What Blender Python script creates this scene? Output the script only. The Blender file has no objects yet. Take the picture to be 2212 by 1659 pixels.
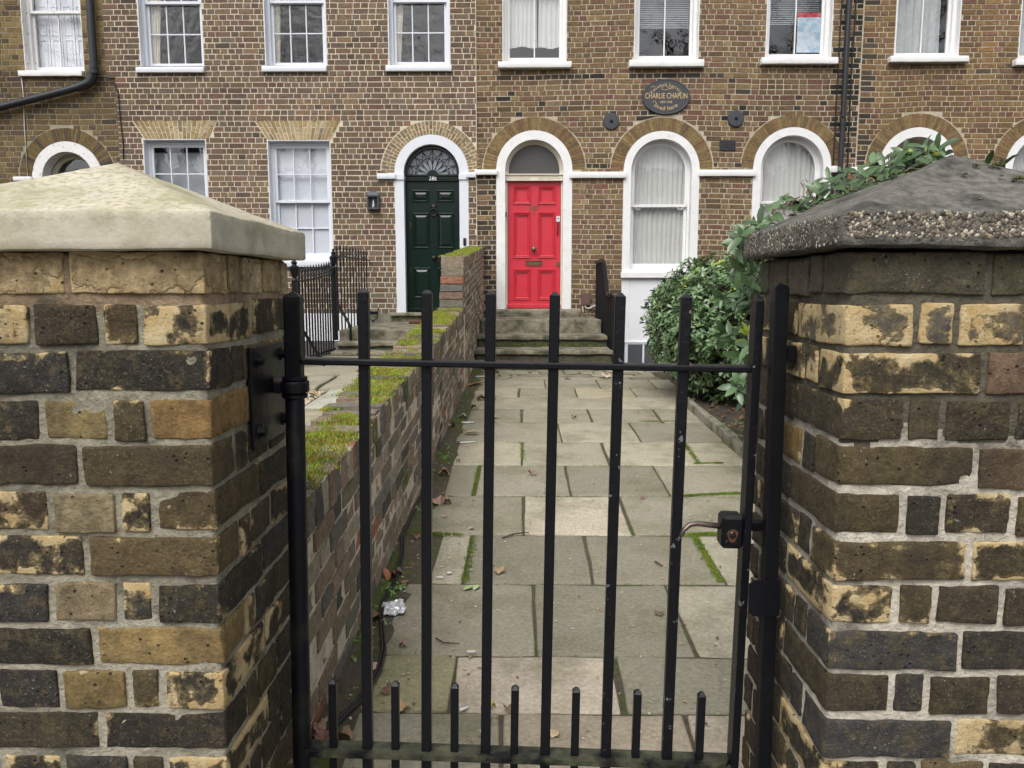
import bpy, bmesh, math, random
from mathutils import Vector, Matrix, noise, Euler
from mathutils.geometry import tessellate_polygon
rnd = random.Random(7)
C = bpy.context.scene.collection
S = bpy.context.scene
R = math.radians

# ------------------------------------------------------------------ camera, sky, sun, exposure
FPX, CX, CY, PITCH, YAW, EYE = 1662.0, 1106.0, 830.0, R(7.2), math.atan(19 / 1662.0), 1.2
cam_d = bpy.data.cameras.new('camera'); cam = bpy.data.objects.new('camera', cam_d); C.objects.link(cam)
cam.location = (0, 0, EYE); cam.rotation_euler = (R(90) - PITCH, 0, YAW)
cam_d.sensor_width = 36; cam_d.lens = 36 * FPX / 2212; cam_d.clip_start = .05; cam_d.clip_end = 900
S.camera = cam
W = bpy.data.worlds.new('World'); S.world = W; W.use_nodes = True
SUN_EL, SUN_AZ = R(52), R(200)
nt = W.node_tree; nt.nodes.clear()
sky = nt.nodes.new('ShaderNodeTexSky'); sky.sky_type = 'NISHITA'; sky.sun_disc = False
sky.sun_elevation = SUN_EL; sky.sun_rotation = SUN_AZ; sky.air_density = 1.0; sky.dust_density = 4.0; sky.ozone_density = 1.0
hs = nt.nodes.new('ShaderNodeHueSaturation'); hs.inputs['Saturation'].default_value = .22
bg = nt.nodes.new('ShaderNodeBackground'); bg.inputs['Strength'].default_value = .15
wo = nt.nodes.new('ShaderNodeOutputWorld')
nt.links.new(sky.outputs[0], hs.inputs['Color']); nt.links.new(hs.outputs[0], bg.inputs[0]); nt.links.new(bg.outputs[0], wo.inputs[0])
sun_d = bpy.data.lights.new('sun', 'SUN'); sun_d.energy = .9; sun_d.angle = R(40); sun_d.color = (1, .97, .93)
sun = bpy.data.objects.new('sun', sun_d); C.objects.link(sun)
sun.rotation_euler = (R(90) - SUN_EL, 0, R(180) - SUN_AZ); sun.location = (0, -5, 12)
S.view_settings.view_transform = 'Standard'; S.view_settings.look = 'None'
S.view_settings.exposure = .52; S.view_settings.gamma = 1; S.view_settings.use_curve_mapping = False
S.render.engine = 'CYCLES'; S.cycles.max_bounces = 8; S.cycles.transparent_max_bounces = 16
S.cycles.caustics_reflective = False; S.cycles.caustics_refractive = False

# ------------------------------------------------------------------ measuring helpers: a point of the photograph seen on a known plane
def ray(x, y):
    a = (x - CX) / FPX; b = (CY - y) / FPX
    dy = math.cos(PITCH) + b * math.sin(PITCH); dz = -math.sin(PITCH) + b * math.cos(PITCH)
    return (a * math.cos(YAW) - dy * math.sin(YAW), dy * math.cos(YAW) + a * math.sin(YAW), dz)
YF = 11.7                                   # the street front of the houses
def at(x, y, Y=YF):
    r = ray(x, y); t = Y / r[1]; return (r[0] * t, EYE + r[2] * t)
def gz(Y): return -.06 + .03 * Y            # the path rises gently towards the houses
def gat(x, y, a=-.06, s=.03):
    r = ray(x, y); t = (a - EYE) / (r[2] - s * r[1]); return Vector((r[0] * t, r[1] * t, EYE + r[2] * t))
def proj(p):
    X, Y, Z = p[0], p[1], p[2] - EYE
    cx = X * math.cos(YAW) + Y * math.sin(YAW); yy = Y * math.cos(YAW) - X * math.sin(YAW)
    zc = yy * math.cos(PITCH) - Z * math.sin(PITCH); yc = yy * math.sin(PITCH) + Z * math.cos(PITCH)
    return (CX + FPX * cx / zc, CY - FPX * yc / zc, zc)

# ------------------------------------------------------------------ object helpers
WL = {}
def tag(o, label=None, cat=None, group=None, kind=None):
    if label: o['label'] = label
    if cat: o['category'] = cat
    if group: o['group'] = group
    if kind: o['kind'] = kind
    return o
def thing(name, label, cat, loc=(0, 0, 0), group=None, kind=None, rot=None):
    o = bpy.data.objects.new(name, None); C.objects.link(o); o.location = loc; o.empty_display_size = .05
    if rot: o.rotation_euler = rot
    WL[o.name] = Vector(loc); return tag(o, label, cat, group, kind)
class MB:
    def __init__(s): s.v = []; s.f = []; s.c = []; s.m = []
    def add(s, vs, fs, col=(1, 1, 1, 0), mi=0):
        n = len(s.v); s.v.extend(vs)
        for f in fs: s.f.append([n + i for i in f]); s.c.append(col); s.m.append(mi)
    def box(s, x0, x1, y0, y1, z0, z1, col=(1, 1, 1, 0), b=0, mi=0):
        if b <= 0:
            vs = [(x0,y0,z0),(x1,y0,z0),(x1,y1,z0),(x0,y1,z0),(x0,y0,z1),(x1,y0,z1),(x1,y1,z1),(x0,y1,z1)]
            s.add(vs, [(0,3,2,1),(4,5,6,7),(0,1,5,4),(1,2,6,5),(2,3,7,6),(3,0,4,7)], col, mi); return
        vs = []; xs = (x0, x1); ys = (y0, y1); zs = (z0, z1); idx = {}
        for i in (0,1):
            for j in (0,1):
                for k in (0,1):
                    sx, sy, sz = (b, -b)[i], (b, -b)[j], (b, -b)[k]
                    for ax in range(3):
                        p = [xs[i] + sx, ys[j] + sy, zs[k] + sz]; p[ax] = (xs[i], ys[j], zs[k])[ax]
                        idx[i,j,k,ax] = len(vs); vs.append(tuple(p))
        fs = []
        for ax in range(3):
            a1, a2 = (ax + 1) % 3, (ax + 2) % 3
            for e in (0, 1):
                q = []
                for u, w in ((0,0),(1,0),(1,1),(0,1)):
                    t = [0,0,0]; t[ax] = e; t[a1] = u; t[a2] = w; q.append(idx[t[0],t[1],t[2],ax])
                fs.append(q if e else q[::-1])
            for u in (0, 1):
                for w in (0, 1):
                    lo = [0,0,0]; hi = [0,0,0]; lo[a1] = hi[a1] = u; lo[a2] = hi[a2] = w; lo[ax] = 0; hi[ax] = 1
                    q = [idx[lo[0],lo[1],lo[2],a1], idx[hi[0],hi[1],hi[2],a1], idx[hi[0],hi[1],hi[2],a2], idx[lo[0],lo[1],lo[2],a2]]
                    fs.append(q if u != w else q[::-1])
        for i in (0,1):
            for j in (0,1):
                for k in (0,1):
                    q = [idx[i,j,k,0], idx[i,j,k,1], idx[i,j,k,2]]
                    fs.append(q if (i + j + k) % 2 else q[::-1])
        s.add(vs, fs, col, mi)
    def tube(s, pts, rad, n=8, col=(1,1,1,0), cap=True, mi=0):
        pts = [Vector(p) for p in pts]; rings = []; up = None
        for i, p in enumerate(pts):
            d = (pts[min(i+1, len(pts)-1)] - pts[max(i-1, 0)]).normalized()
            if up is None: up = Vector((0,0,1)) if abs(d.z) < .9 else Vector((0,1,0))
            u = d.cross(up).normalized(); w = u.cross(d).normalized(); up = w
            r = rad[i] if isinstance(rad, (list, tuple)) else rad
            rings.append([p + u * (r * math.cos(2*math.pi*k/n)) + w * (r * math.sin(2*math.pi*k/n)) for k in range(n)])
        vs = [tuple(v) for r_ in rings for v in r_]; fs = []
        for i in range(len(pts) - 1):
            for k in range(n): fs.append((i*n+k, i*n+(k+1) % n, (i+1)*n+(k+1) % n, (i+1)*n+k))
        if cap: fs.append(tuple(range(n))[::-1]); fs.append(tuple((len(pts)-1)*n + k for k in range(n)))
        s.add(vs, fs, col, mi)
    def lathe(s, prof, c=(0,0,0), axis='z', n=16, col=(1,1,1,0), mi=0):   # prof: (radius, height)
        vs = []; fs = []
        for r, h in prof:
            for k in range(n):
                a = 2*math.pi*k/n; p = (r*math.cos(a), r*math.sin(a), h)
                if axis == 'y': p = (p[0], p[2], p[1])
                if axis == 'x': p = (p[2], p[0], p[1])
                vs.append((c[0]+p[0], c[1]+p[1], c[2]+p[2]))
        for i in range(len(prof) - 1):
            for k in range(n):
                q = (i*n+k, i*n+(k+1) % n, (i+1)*n+(k+1) % n, (i+1)*n+k); fs.append(q if axis != 'y' else q[::-1])
        fs.append(tuple(range(n))[::-1] if axis != 'y' else tuple(range(n)))
        e = tuple((len(prof)-1)*n+k for k in range(n)); fs.append(e if axis != 'y' else e[::-1])
        s.add(vs, fs, col, mi)
    def ring(s, A, B, y0, y1, col=(1,1,1,0), closed=False, mi=0):   # band between two outlines in x,z, from front y0 to back y1
        n = len(A); vs = [(p[0], y0, p[1]) for p in A] + [(p[0], y0, p[1]) for p in B] + [(p[0], y1, p[1]) for p in A] + [(p[0], y1, p[1]) for p in B]
        fs = []
        for i in range(n if closed else n - 1):
            j = (i + 1) % n
            fs += [(i, j, n+j, n+i), (n+i, n+j, 3*n+j, 3*n+i), (2*n+i, 2*n+j, j, i), (2*n+j, 2*n+i, 3*n+i, 3*n+j)]
        if not closed: fs += [(0, n, 3*n, 2*n), (n-1, 2*n+n-1, 3*n+n-1, 2*n-1)]
        s.add(vs, fs, col, mi)
    def poly(s, pts, y0, y1, col=(1,1,1,0), mi=0):                  # filled outline with thickness
        n = len(pts); vs = [(p[0], y0, p[1]) for p in pts] + [(p[0], y1, p[1]) for p in pts]
        fs = [tuple(range(n)), tuple(range(2*n-1, n-1, -1))] + [((i+1) % n, i, n+i, n+(i+1) % n) for i in range(n)]
        s.add(vs, fs, col, mi)
    def build(s, name, mat, parent=None, smooth=False, local=False, center=False, auto=None):
        me = bpy.data.meshes.new(name)
        off = Vector((0,0,0))
        if parent is not None and not local: off = WL.get(parent.name, Vector((0,0,0)))
        c = Vector((0,0,0))
        if center and s.v:
            n = len(s.v); c = Vector((sum(v[0] for v in s.v)/n, sum(v[1] for v in s.v)/n, sum(v[2] for v in s.v)/n))
        if parent is None and not center and s.v:                 # a free mesh gets its origin at its own base
            n = len(s.v); c = Vector((sum(v[0] for v in s.v)/n, sum(v[1] for v in s.v)/n, min(v[2] for v in s.v)))
        sub = c if (center or parent is None) else off
        me.from_pydata([(v[0]-sub[0], v[1]-sub[1], v[2]-sub[2]) for v in s.v], [], s.f)
        at_ = me.attributes.new('col', 'FLOAT_COLOR', 'FACE')
        at_.data.foreach_set('color', [x for c_ in s.c for x in (c_ if len(c_) == 4 else (*c_, 0))])
        for m in (mat if isinstance(mat, (list, tuple)) else [mat]): me.materials.append(m)
        if any(s.m): me.polygons.foreach_set('material_index', s.m)
        if smooth: me.polygons.foreach_set('use_smooth', [True] * len(me.polygons))
        me.update()
        if auto and smooth:
            me.set_sharp_from_angle(angle=R(auto))
        o = bpy.data.objects.new(name, me); C.objects.link(o)
        if parent is not None:
            o.parent = parent; o.location = (c - off) if center else (0,0,0)
            WL[o.name] = c.copy() if center else off.copy()
        else:
            o.location = c; WL[o.name] = c.copy()
        return o

# ------------------------------------------------------------------ materials
def mat(name, base=(.5,.5,.5), rough=.7, attr=False, var=0, vscale=8, bump=0, bscale=30, spec=.5, col2=None, c2scale=6, c2lo=.45, c2hi=.6, detail=6, metal=0, bdist=.01, objrand=0):
    m = bpy.data.materials.new(name); m.use_nodes = True; t = m.node_tree; N = t.nodes; L = t.links
    b = N['Principled BSDF']; b.inputs['Roughness'].default_value = rough; b.inputs['Specular IOR Level'].default_value = spec; b.inputs['Metallic'].default_value = metal
    geo = N.new('ShaderNodeNewGeometry'); src = None
    if attr:
        a = N.new('ShaderNodeAttribute'); a.attribute_name = 'col'; src = a.outputs['Color']
    else:
        rgb = N.new('ShaderNodeRGB'); rgb.outputs[0].default_value = (*base, 1); src = rgb.outputs[0]
    if col2:
        n2 = N.new('ShaderNodeTexNoise'); n2.inputs['Scale'].default_value = c2scale; n2.inputs['Detail'].default_value = 8; n2.inputs['Roughness'].default_value = .65
        L.new(geo.outputs['Position'], n2.inputs['Vector'])
        mr = N.new('ShaderNodeMapRange'); mr.inputs[1].default_value = c2lo; mr.inputs[2].default_value = c2hi; L.new(n2.outputs[0], mr.inputs[0])
        mx = N.new('ShaderNodeMix'); mx.data_type = 'RGBA'; L.new(mr.outputs[0], mx.inputs['Factor']); L.new(src, mx.inputs['A']); mx.inputs['B'].default_value = (*col2, 1); src = mx.outputs['Result']
    if var:
        n1 = N.new('ShaderNodeTexNoise'); n1.inputs['Scale'].default_value = vscale; n1.inputs['Detail'].default_value = detail; n1.inputs['Roughness'].default_value = .7
        L.new(geo.outputs['Position'], n1.inputs['Vector'])
        m1 = N.new('ShaderNodeMapRange'); m1.inputs[1].default_value = .25; m1.inputs[2].default_value = .75; m1.inputs[3].default_value = 1 - var; m1.inputs[4].default_value = 1 + var
        L.new(n1.outputs[0], m1.inputs[0])
        vm = N.new('ShaderNodeVectorMath'); vm.operation = 'SCALE'; L.new(src, vm.inputs[0]); L.new(m1.outputs[0], vm.inputs['Scale']); src = vm.outputs[0]
    if objrand:
        oi = N.new('ShaderNodeObjectInfo'); m3 = N.new('ShaderNodeMapRange'); m3.inputs[3].default_value = 1 - objrand; m3.inputs[4].default_value = 1 + objrand
        L.new(oi.outputs['Random'], m3.inputs[0]); v3 = N.new('ShaderNodeVectorMath'); v3.operation = 'SCALE'; L.new(src, v3.inputs[0]); L.new(m3.outputs[0], v3.inputs['Scale']); src = v3.outputs[0]
    L.new(src, b.inputs['Base Color'])
    if bump:
        nb = N.new('ShaderNodeTexNoise'); nb.inputs['Scale'].default_value = bscale; nb.inputs['Detail'].default_value = 8; nb.inputs['Roughness'].default_value = .65
        L.new(geo.outputs['Position'], nb.inputs['Vector'])
        bu = N.new('ShaderNodeBump'); bu.inputs['Strength'].default_value = bump; bu.inputs['Distance'].default_value = bdist
        L.new(nb.outputs[0], bu.inputs['Height']); L.new(bu.outputs[0], b.inputs['Normal'])
    return m
M = {}
M['brick'] = mat('facade brick', attr=True, rough=.9, var=.5, vscale=34, bump=.7, bscale=90, spec=.25, bdist=.008, col2=(.045,.037,.032), c2scale=20, c2lo=.56, c2hi=.74)
M['mortar1'] = mat('pale lime mortar', (.66,.585,.455), .95, var=.16, vscale=25, bump=.5, bscale=120, spec=.2)
M['mortar2'] = mat('grey tan mortar', (.48,.42,.315), .95, var=.25, vscale=14, bump=.5, bscale=120, spec=.2, col2=(.30,.25,.17), c2scale=2.2, c2lo=.5, c2hi=.75)
M['mortar0'] = mat('dull olive mortar', (.34,.30,.215), .95, var=.25, vscale=14, bump=.5, bscale=120, spec=.2)
M['white1'] = mat('cool white gloss paint', (.70,.73,.785), .4, var=.03, vscale=3)
M['white2'] = mat('white masonry paint', (.79,.79,.785), .5, var=.07, vscale=6, bump=.25, bscale=40, col2=(.47,.45,.40), c2scale=11, c2lo=.60, c2hi=.85)
M['white0'] = mat('flaking white paint', (.78,.77,.76), .6, var=.06, vscale=9, bump=.5, bscale=35, col2=(.32,.27,.2), c2scale=16, c2lo=.60, c2hi=.66)
M['render'] = mat('white rendered wall', (.76,.77,.79), .7, var=.05, vscale=3, bump=.25, bscale=60, col2=(.55,.54,.51), c2scale=3.5, c2lo=.6, c2hi=.8)
M['cream'] = mat('aged cream paint', (.66,.61,.50), .5, var=.1, vscale=10, col2=(.3,.26,.18), c2scale=20, c2lo=.62, c2hi=.75)
M['red'] = mat('red door paint', (.58,.036,.058), .33, var=.12, vscale=6, bump=.1, bscale=14)
M['green'] = mat('dark green door paint', (.0035,.014,.010), .24, spec=.42, var=.15, vscale=4, bump=.12, bscale=9)
M['brass'] = mat('dull brass', (.20,.14,.08), .45, metal=.8, var=.2)
M['darkmetal'] = mat('dark bronze fittings', (.03,.026,.022), .4, metal=.5, var=.2)
M['iron'] = mat('black gloss iron paint', (.0045,.005,.0075), .36, var=.35, vscale=30, bump=.4, bscale=55, bdist=.004, spec=.34)
M['iron_chip'] = mat('chipped black iron paint', (.0045,.005,.0075), .38, var=.3, vscale=30, bump=.6, bscale=70, bdist=.004, spec=.32, col2=(.17,.17,.175), c2scale=42, c2lo=.635, c2hi=.645)
M['iron_far'] = mat('black railing paint', (.006,.007,.009), .4, spec=.3, var=.2, vscale=20)
M['ironrail'] = mat('algae stained iron', (.006,.0065,.009), .38, var=.3, vscale=30, bump=.5, bscale=60, bdist=.004, spec=.25, col2=(.10,.105,.062), c2scale=14, c2lo=.40, c2hi=.68)
M['ironpost'] = mat('weathered post paint', (.005,.0055,.008), .38, var=.3, vscale=30, bump=.4, bscale=60, bdist=.004, spec=.25, col2=(.030,.033,.022), c2scale=9, c2lo=.5, c2hi=.75)
M['rust'] = mat('rust', (.11,.045,.02), .8, var=.4, vscale=60, bump=.4, bscale=90)
M['pipe'] = mat('black pipe paint', (.02,.022,.026), .38, var=.3, vscale=7)
M['lead'] = mat('dark grey plaque', (.045,.048,.058), .55, var=.1, vscale=12)
M['gold'] = mat('gold lettering', (.60,.44,.20), .45, var=.1)
M['ink'] = mat('white numerals', (.9,.9,.88), .5)
M['stone'] = mat('paving stone', attr=True, rough=.85, var=.38, vscale=75, bump=.6, bscale=60, spec=.3, detail=10, col2=(.15,.145,.08), c2scale=3.4, c2lo=.46, c2hi=.80)
M['stepstone'] = mat('weathered step stone', (.25,.225,.165), .9, var=.45, vscale=14, bump=.8, bscale=35, col2=(.065,.062,.038), c2scale=4.5, c2lo=.42, c2hi=.62, detail=10)
M['riser'] = mat('mossy dark step stone', (.085,.076,.055), .9, var=.5, vscale=16, bump=.8, bscale=35, col2=(.045,.047,.026), c2scale=7, c2lo=.40, c2hi=.58, detail=10)
M['soil'] = mat('joint soil', (.085,.07,.046), .95, var=.5, vscale=40, bump=1, bscale=50, col2=(.06,.085,.015), c2scale=7, c2lo=.5, c2hi=.6)
M['ground'] = mat('garden soil', (.06,.048,.032), .95, var=.5, vscale=20, bump=1, bscale=30)
M['pave'] = mat('grey pavement', (.2,.19,.175), .9, var=.2, vscale=3, bump=.4, bscale=40)
M['gravel'] = mat('cream gravel', attr=True, rough=.85, var=.2, vscale=60)
M['moss'] = mat('moss', attr=True, rough=.95, var=.35, vscale=40, spec=.15)
M['leaf'] = mat('glossy leaf', attr=True, rough=.27, var=.15, vscale=30, objrand=.15, spec=.55)
M['leafmatt'] = mat('small leaf', attr=True, rough=.33, var=.15, vscale=30, objrand=.15, spec=.5)
for k in ('leaf', 'leafmatt'):
    b = M[k].node_tree.nodes['Principled BSDF']; b.inputs['Subsurface Weight'].default_value = 0
M['bark'] = mat('branch bark', (.07,.05,.035), .9, var=.4, vscale=30, bump=.6)
M['dryleaf'] = mat('dry leaf', attr=True, rough=.8, var=.3, vscale=70)
M['cable'] = mat('black cable', (.012,.012,.012), .45)
M['paper'] = mat('white paper', (.75,.75,.73), .8)
M['plastic'] = mat('brown plastic', (.13,.075,.065), .5, var=.08)
M['whitecable'] = mat('white cable', (.6,.58,.54), .5)
M['curtain'] = mat('net curtain', (.60,.61,.59), .9, var=.05, vscale=8)
M['curtain_cream'] = mat('cream curtain', (.64,.61,.53), .9, var=.1, vscale=14)
M['film'] = mat('whitish window film', (.66,.70,.76), .8, var=.04, vscale=2)
M['blind'] = mat('white film', (.74,.76,.77), .8, var=.04, vscale=2)
M['greyblind'] = mat('grey roller blind', (.36,.385,.41), .85)
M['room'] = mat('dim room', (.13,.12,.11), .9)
M['fanpane'] = mat('fanlight glass with painted reflection', (.27,.285,.33), .12, spec=.6)  # opaque pane; the light reflected in it is put into the pale grey colour
M['dark'] = mat('frosted dark pane', (.07,.067,.064), .35, var=.1, vscale=30)
M['mortarP'] = mat('pier mortar', attr=True, rough=.95, var=.35, vscale=45, bump=1.0, bscale=90, spec=.2, bdist=.012, col2=(.085,.08,.055), c2scale=6, c2lo=.48, c2hi=.74, detail=10)
M['wallmortar'] = mat('garden wall mortar', (.64,.55,.44), .95, var=.4, vscale=30, bump=1, bscale=60, col2=(.14,.145,.05), c2scale=3.5, c2lo=.55, c2hi=.72)
M['wallbrick'] = mat('garden wall brick', attr=True, rough=.92, var=.5, vscale=38, bump=1, bscale=60, spec=.2, col2=(.085,.105,.02), c2scale=4.0, c2lo=.56, c2hi=.70, bdist=.012, detail=10)
M['kerb'] = mat('concrete edging', (.26,.24,.19), .9, var=.3, vscale=20, bump=.7, bscale=50, col2=(.10,.11,.05), c2scale=6)

def cap_mats():
    # pale sandstone cap with olive algae in flecks and streaks
    m = mat('pale sandstone', (.555,.51,.405), .88, var=.16, vscale=22, bump=.3, bscale=110, spec=.25, col2=(.27,.26,.125), c2scale=7, c2lo=.44, c2hi=.72, detail=10)
    t = m.node_tree; N = t.nodes; L = t.links; b = N['Principled BSDF']; src = b.inputs['Base Color'].links[0].from_socket
    geo = [n for n in N if n.type == 'NEW_GEOMETRY'][0]
    mp = N.new('ShaderNodeMapping'); mp.inputs['Scale'].default_value = (85, 85, 160); L.new(geo.outputs['Position'], mp.inputs[0])
    n = N.new('ShaderNodeTexNoise'); n.inputs['Scale'].default_value = 1; n.inputs['Detail'].default_value = 4; L.new(mp.outputs[0], n.inputs['Vector'])
    sx = N.new('ShaderNodeSeparateXYZ'); L.new(geo.outputs['Position'], sx.inputs[0])
    top = N.new('ShaderNodeMapRange'); top.inputs[1].default_value = 1.290; top.inputs[2].default_value = 1.33; L.new(sx.outputs['Z'], top.inputs[0])
    th = N.new('ShaderNodeMapRange'); th.inputs[1].default_value = .50; th.inputs[2].default_value = .62; L.new(n.outputs[0], th.inputs[0])
    mu = N.new('ShaderNodeMath'); mu.operation = 'MULTIPLY'; L.new(top.outputs[0], mu.inputs[0]); L.new(th.outputs[0], mu.inputs[1])
    m2 = N.new('ShaderNodeMath'); m2.operation = 'MULTIPLY'; L.new(mu.outputs[0], m2.inputs[0]); m2.inputs[1].default_value = .75
    mx = N.new('ShaderNodeMix'); mx.data_type = 'RGBA'; L.new(m2.outputs[0], mx.inputs['Factor']); L.new(src, mx.inputs['A']); mx.inputs['B'].default_value = (.33,.30,.16,1)
    L.new(mx.outputs['Result'], b.inputs['Base Color']); M['capL'] = m
    M['capR'] = mat('dark weathered concrete', (.20,.188,.165), .92, var=.75, vscale=48, bump=1, bscale=120, spec=.25, col2=(.06,.06,.05), c2scale=10, c2lo=.45, c2hi=.68, detail=10)
    M['pebble'] = mat('aggregate pebble', attr=True, rough=.6, var=.2, vscale=80)
cap_mats()

def pier_brick_mat():
    m = bpy.data.materials.new('old stock brick'); m.use_nodes = True; t = m.node_tree; N = t.nodes; L = t.links; b = N['Principled BSDF']
    b.inputs['Roughness'].default_value = .85; b.inputs['Specular IOR Level'].default_value = .35
    a = N.new('ShaderNodeAttribute'); a.attribute_name = 'col'; geo = N.new('ShaderNodeNewGeometry')
    def noi(sc, det=8, ro=.65, vec=None):
        n = N.new('ShaderNodeTexNoise'); n.inputs['Scale'].default_value = sc; n.inputs['Detail'].default_value = det; n.inputs['Roughness'].default_value = ro
        L.new(vec or geo.outputs['Position'], n.inputs['Vector']); return n.outputs[0]
    def rng(s, a0, a1, b0=0, b1=1):
        r = N.new('ShaderNodeMapRange'); r.inputs[1].default_value = a0; r.inputs[2].default_value = a1; r.inputs[3].default_value = b0; r.inputs[4].default_value = b1; L.new(s, r.inputs[0]); return r.outputs[0]
    def mth(op, x, y):
        k = N.new('ShaderNodeMath'); k.operation = op
        for i, q in enumerate((x, y)):
            if isinstance(q, (int, float)): k.inputs[i].default_value = q
            else: L.new(q, k.inputs[i])
        return k.outputs[0]
    def mix(f, A, B):
        k = N.new('ShaderNodeMix'); k.data_type = 'RGBA'; L.new(f, k.inputs['Factor'])
        for nm, q in (('A', A), ('B', B)):
            if isinstance(q, tuple): k.inputs[nm].default_value = (*q, 1)
            else: L.new(q, k.inputs[nm])
        return k.outputs['Result']
    big = noi(17, 6, .6); med = noi(46, 8, .7); fine = noi(150, 6, .7)
    mask = mth('ADD', mth('MULTIPLY', big, .72), mth('MULTIPLY', med, .28))
    ed = N.new('ShaderNodeAttribute'); ed.attribute_name = 'edge'
    thr = mth('SUBTRACT', mth('SUBTRACT', .86, mth('MULTIPLY', a.outputs['Alpha'], .58)), mth('MULTIPLY', mth('MULTIPLY', rng(ed.outputs['Fac'], .017, .0, 0, 1), rng(noi(13, 4, .6), .44, .62)), mth('ADD', .09, mth('MULTIPLY', a.outputs['Alpha'], .34))))          # alpha: how much of the face has spalled to yellow
    d = mth('SUBTRACT', mask, thr); spall = rng(d, -.008, .034)
    rim = mth('MULTIPLY', rng(d, -.045, 0), rng(d, .03, .0))
    yel = mix(rng(noi(30, 8, .7), .35, .65), (.58,.40,.17), (.70,.58,.35)); yel = mix(rng(fine, .62, .72), yel, (.12,.09,.05))
    tone = N.new('ShaderNodeVectorMath'); tone.operation = 'SCALE'; L.new(a.outputs['Color'], tone.inputs[0]); L.new(rng(noi(30, 12, .8), .3, .7, .35, 1.75), tone.inputs['Scale'])
    crust = mix(rng(noi(44, 12, .8), .50, .70), tone.outputs[0], (.15,.115,.05)); crust = mix(mth('MULTIPLY', rng(noi(240, 4, .7), .58, .66), .55), crust, (.24,.20,.12))
    crust = mix(mth('MULTIPLY', rng(noi(150, 4, .65), .645, .68), rng(noi(9, 3, .5), .44, .58)), crust, (.40,.39,.36))
    col = mix(mth('MULTIPLY', rim, .5), crust, (.36,.27,.12)); col = mix(spall, col, yel)
    mp = N.new('ShaderNodeMapping'); mp.inputs['Scale'].default_value = (6, 6, 2.6); L.new(geo.outputs['Position'], mp.inputs[0])
    col = mix(mth('MULTIPLY', rng(noi(1, 10, .72, mp.outputs[0]), .50, .68), .62), col, (.026,.022,.017))
    pv = N.new('ShaderNodeTexVoronoi'); pv.inputs['Scale'].default_value = 62; L.new(geo.outputs['Position'], pv.inputs['Vector'])
    pit = mth('MULTIPLY', rng(pv.outputs['Distance'], .20, .10), rng(noi(23, 3), .50, .58)); col = mix(mth('MULTIPLY', pit, .85), col, (.018,.015,.012)); L.new(col, b.inputs['Base Color'])
    h = mth('ADD', mth('MULTIPLY', spall, -.55), mth('ADD', mth('MULTIPLY', med, .8), mth('MULTIPLY', fine, .6)))
    vo = N.new('ShaderNodeTexVoronoi'); vo.inputs['Scale'].default_value = 75; L.new(geo.outputs['Position'], vo.inputs['Vector'])
    h = mth('ADD', h, mth('MULTIPLY', pit, -.9))
    bu = N.new('ShaderNodeBump'); bu.inputs['Strength'].default_value = 1.0; bu.inputs['Distance'].default_value = .009
    L.new(h, bu.inputs['Height']); L.new(bu.outputs[0], b.inputs['Normal']); M['pier'] = m
pier_brick_mat()

def glass_mat(name, wav=0, refl=1.0, tint=(1,1,1)):
    m = bpy.data.materials.new(name); m.use_nodes = True; t = m.node_tree; N = t.nodes; L = t.links; N.clear()
    o = N.new('ShaderNodeOutputMaterial'); mx = N.new('ShaderNodeMixShader'); tr = N.new('ShaderNodeBsdfTransparent'); gl = N.new('ShaderNodeBsdfGlossy')
    gl.inputs['Roughness'].default_value = .0; tr.inputs[0].default_value = (*tint, 1)
    fr = N.new('ShaderNodeLayerWeight'); fr.inputs['Blend'].default_value = .5; pw = N.new('ShaderNodeMath'); pw.operation = 'POWER'; pw.inputs[1].default_value = 5; L.new(fr.outputs['Facing'], pw.inputs[0])
    mu = N.new('ShaderNodeMath'); mu.operation = 'MULTIPLY_ADD'; mu.inputs[1].default_value = .9; mu.inputs[2].default_value = .058 * refl; mu.use_clamp = True
    L.new(pw.outputs[0], mu.inputs[0]); L.new(mu.outputs[0], mx.inputs[0]); L.new(tr.outputs[0], mx.inputs[1]); L.new(gl.outputs[0], mx.inputs[2]); L.new(mx.outputs[0], o.inputs[0])
    if wav:
        geo = N.new('ShaderNodeNewGeometry'); n = N.new('ShaderNodeTexNoise'); n.inputs['Scale'].default_value = 9; n.inputs['Detail'].default_value = 2; L.new(geo.outputs['Position'], n.inputs['Vector'])
        bu = N.new('ShaderNodeBump'); bu.inputs['Strength'].default_value = wav; bu.inputs['Distance'].default_value = .02; L.new(n.outputs[0], bu.inputs['Height']); L.new(bu.outputs[0], gl.inputs['Normal'])
    M[name] = m
glass_mat('old glass', .6); glass_mat('plain glass', .04); glass_mat('grey glass', .03, 1.2, (.93,.94,.95))
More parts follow.
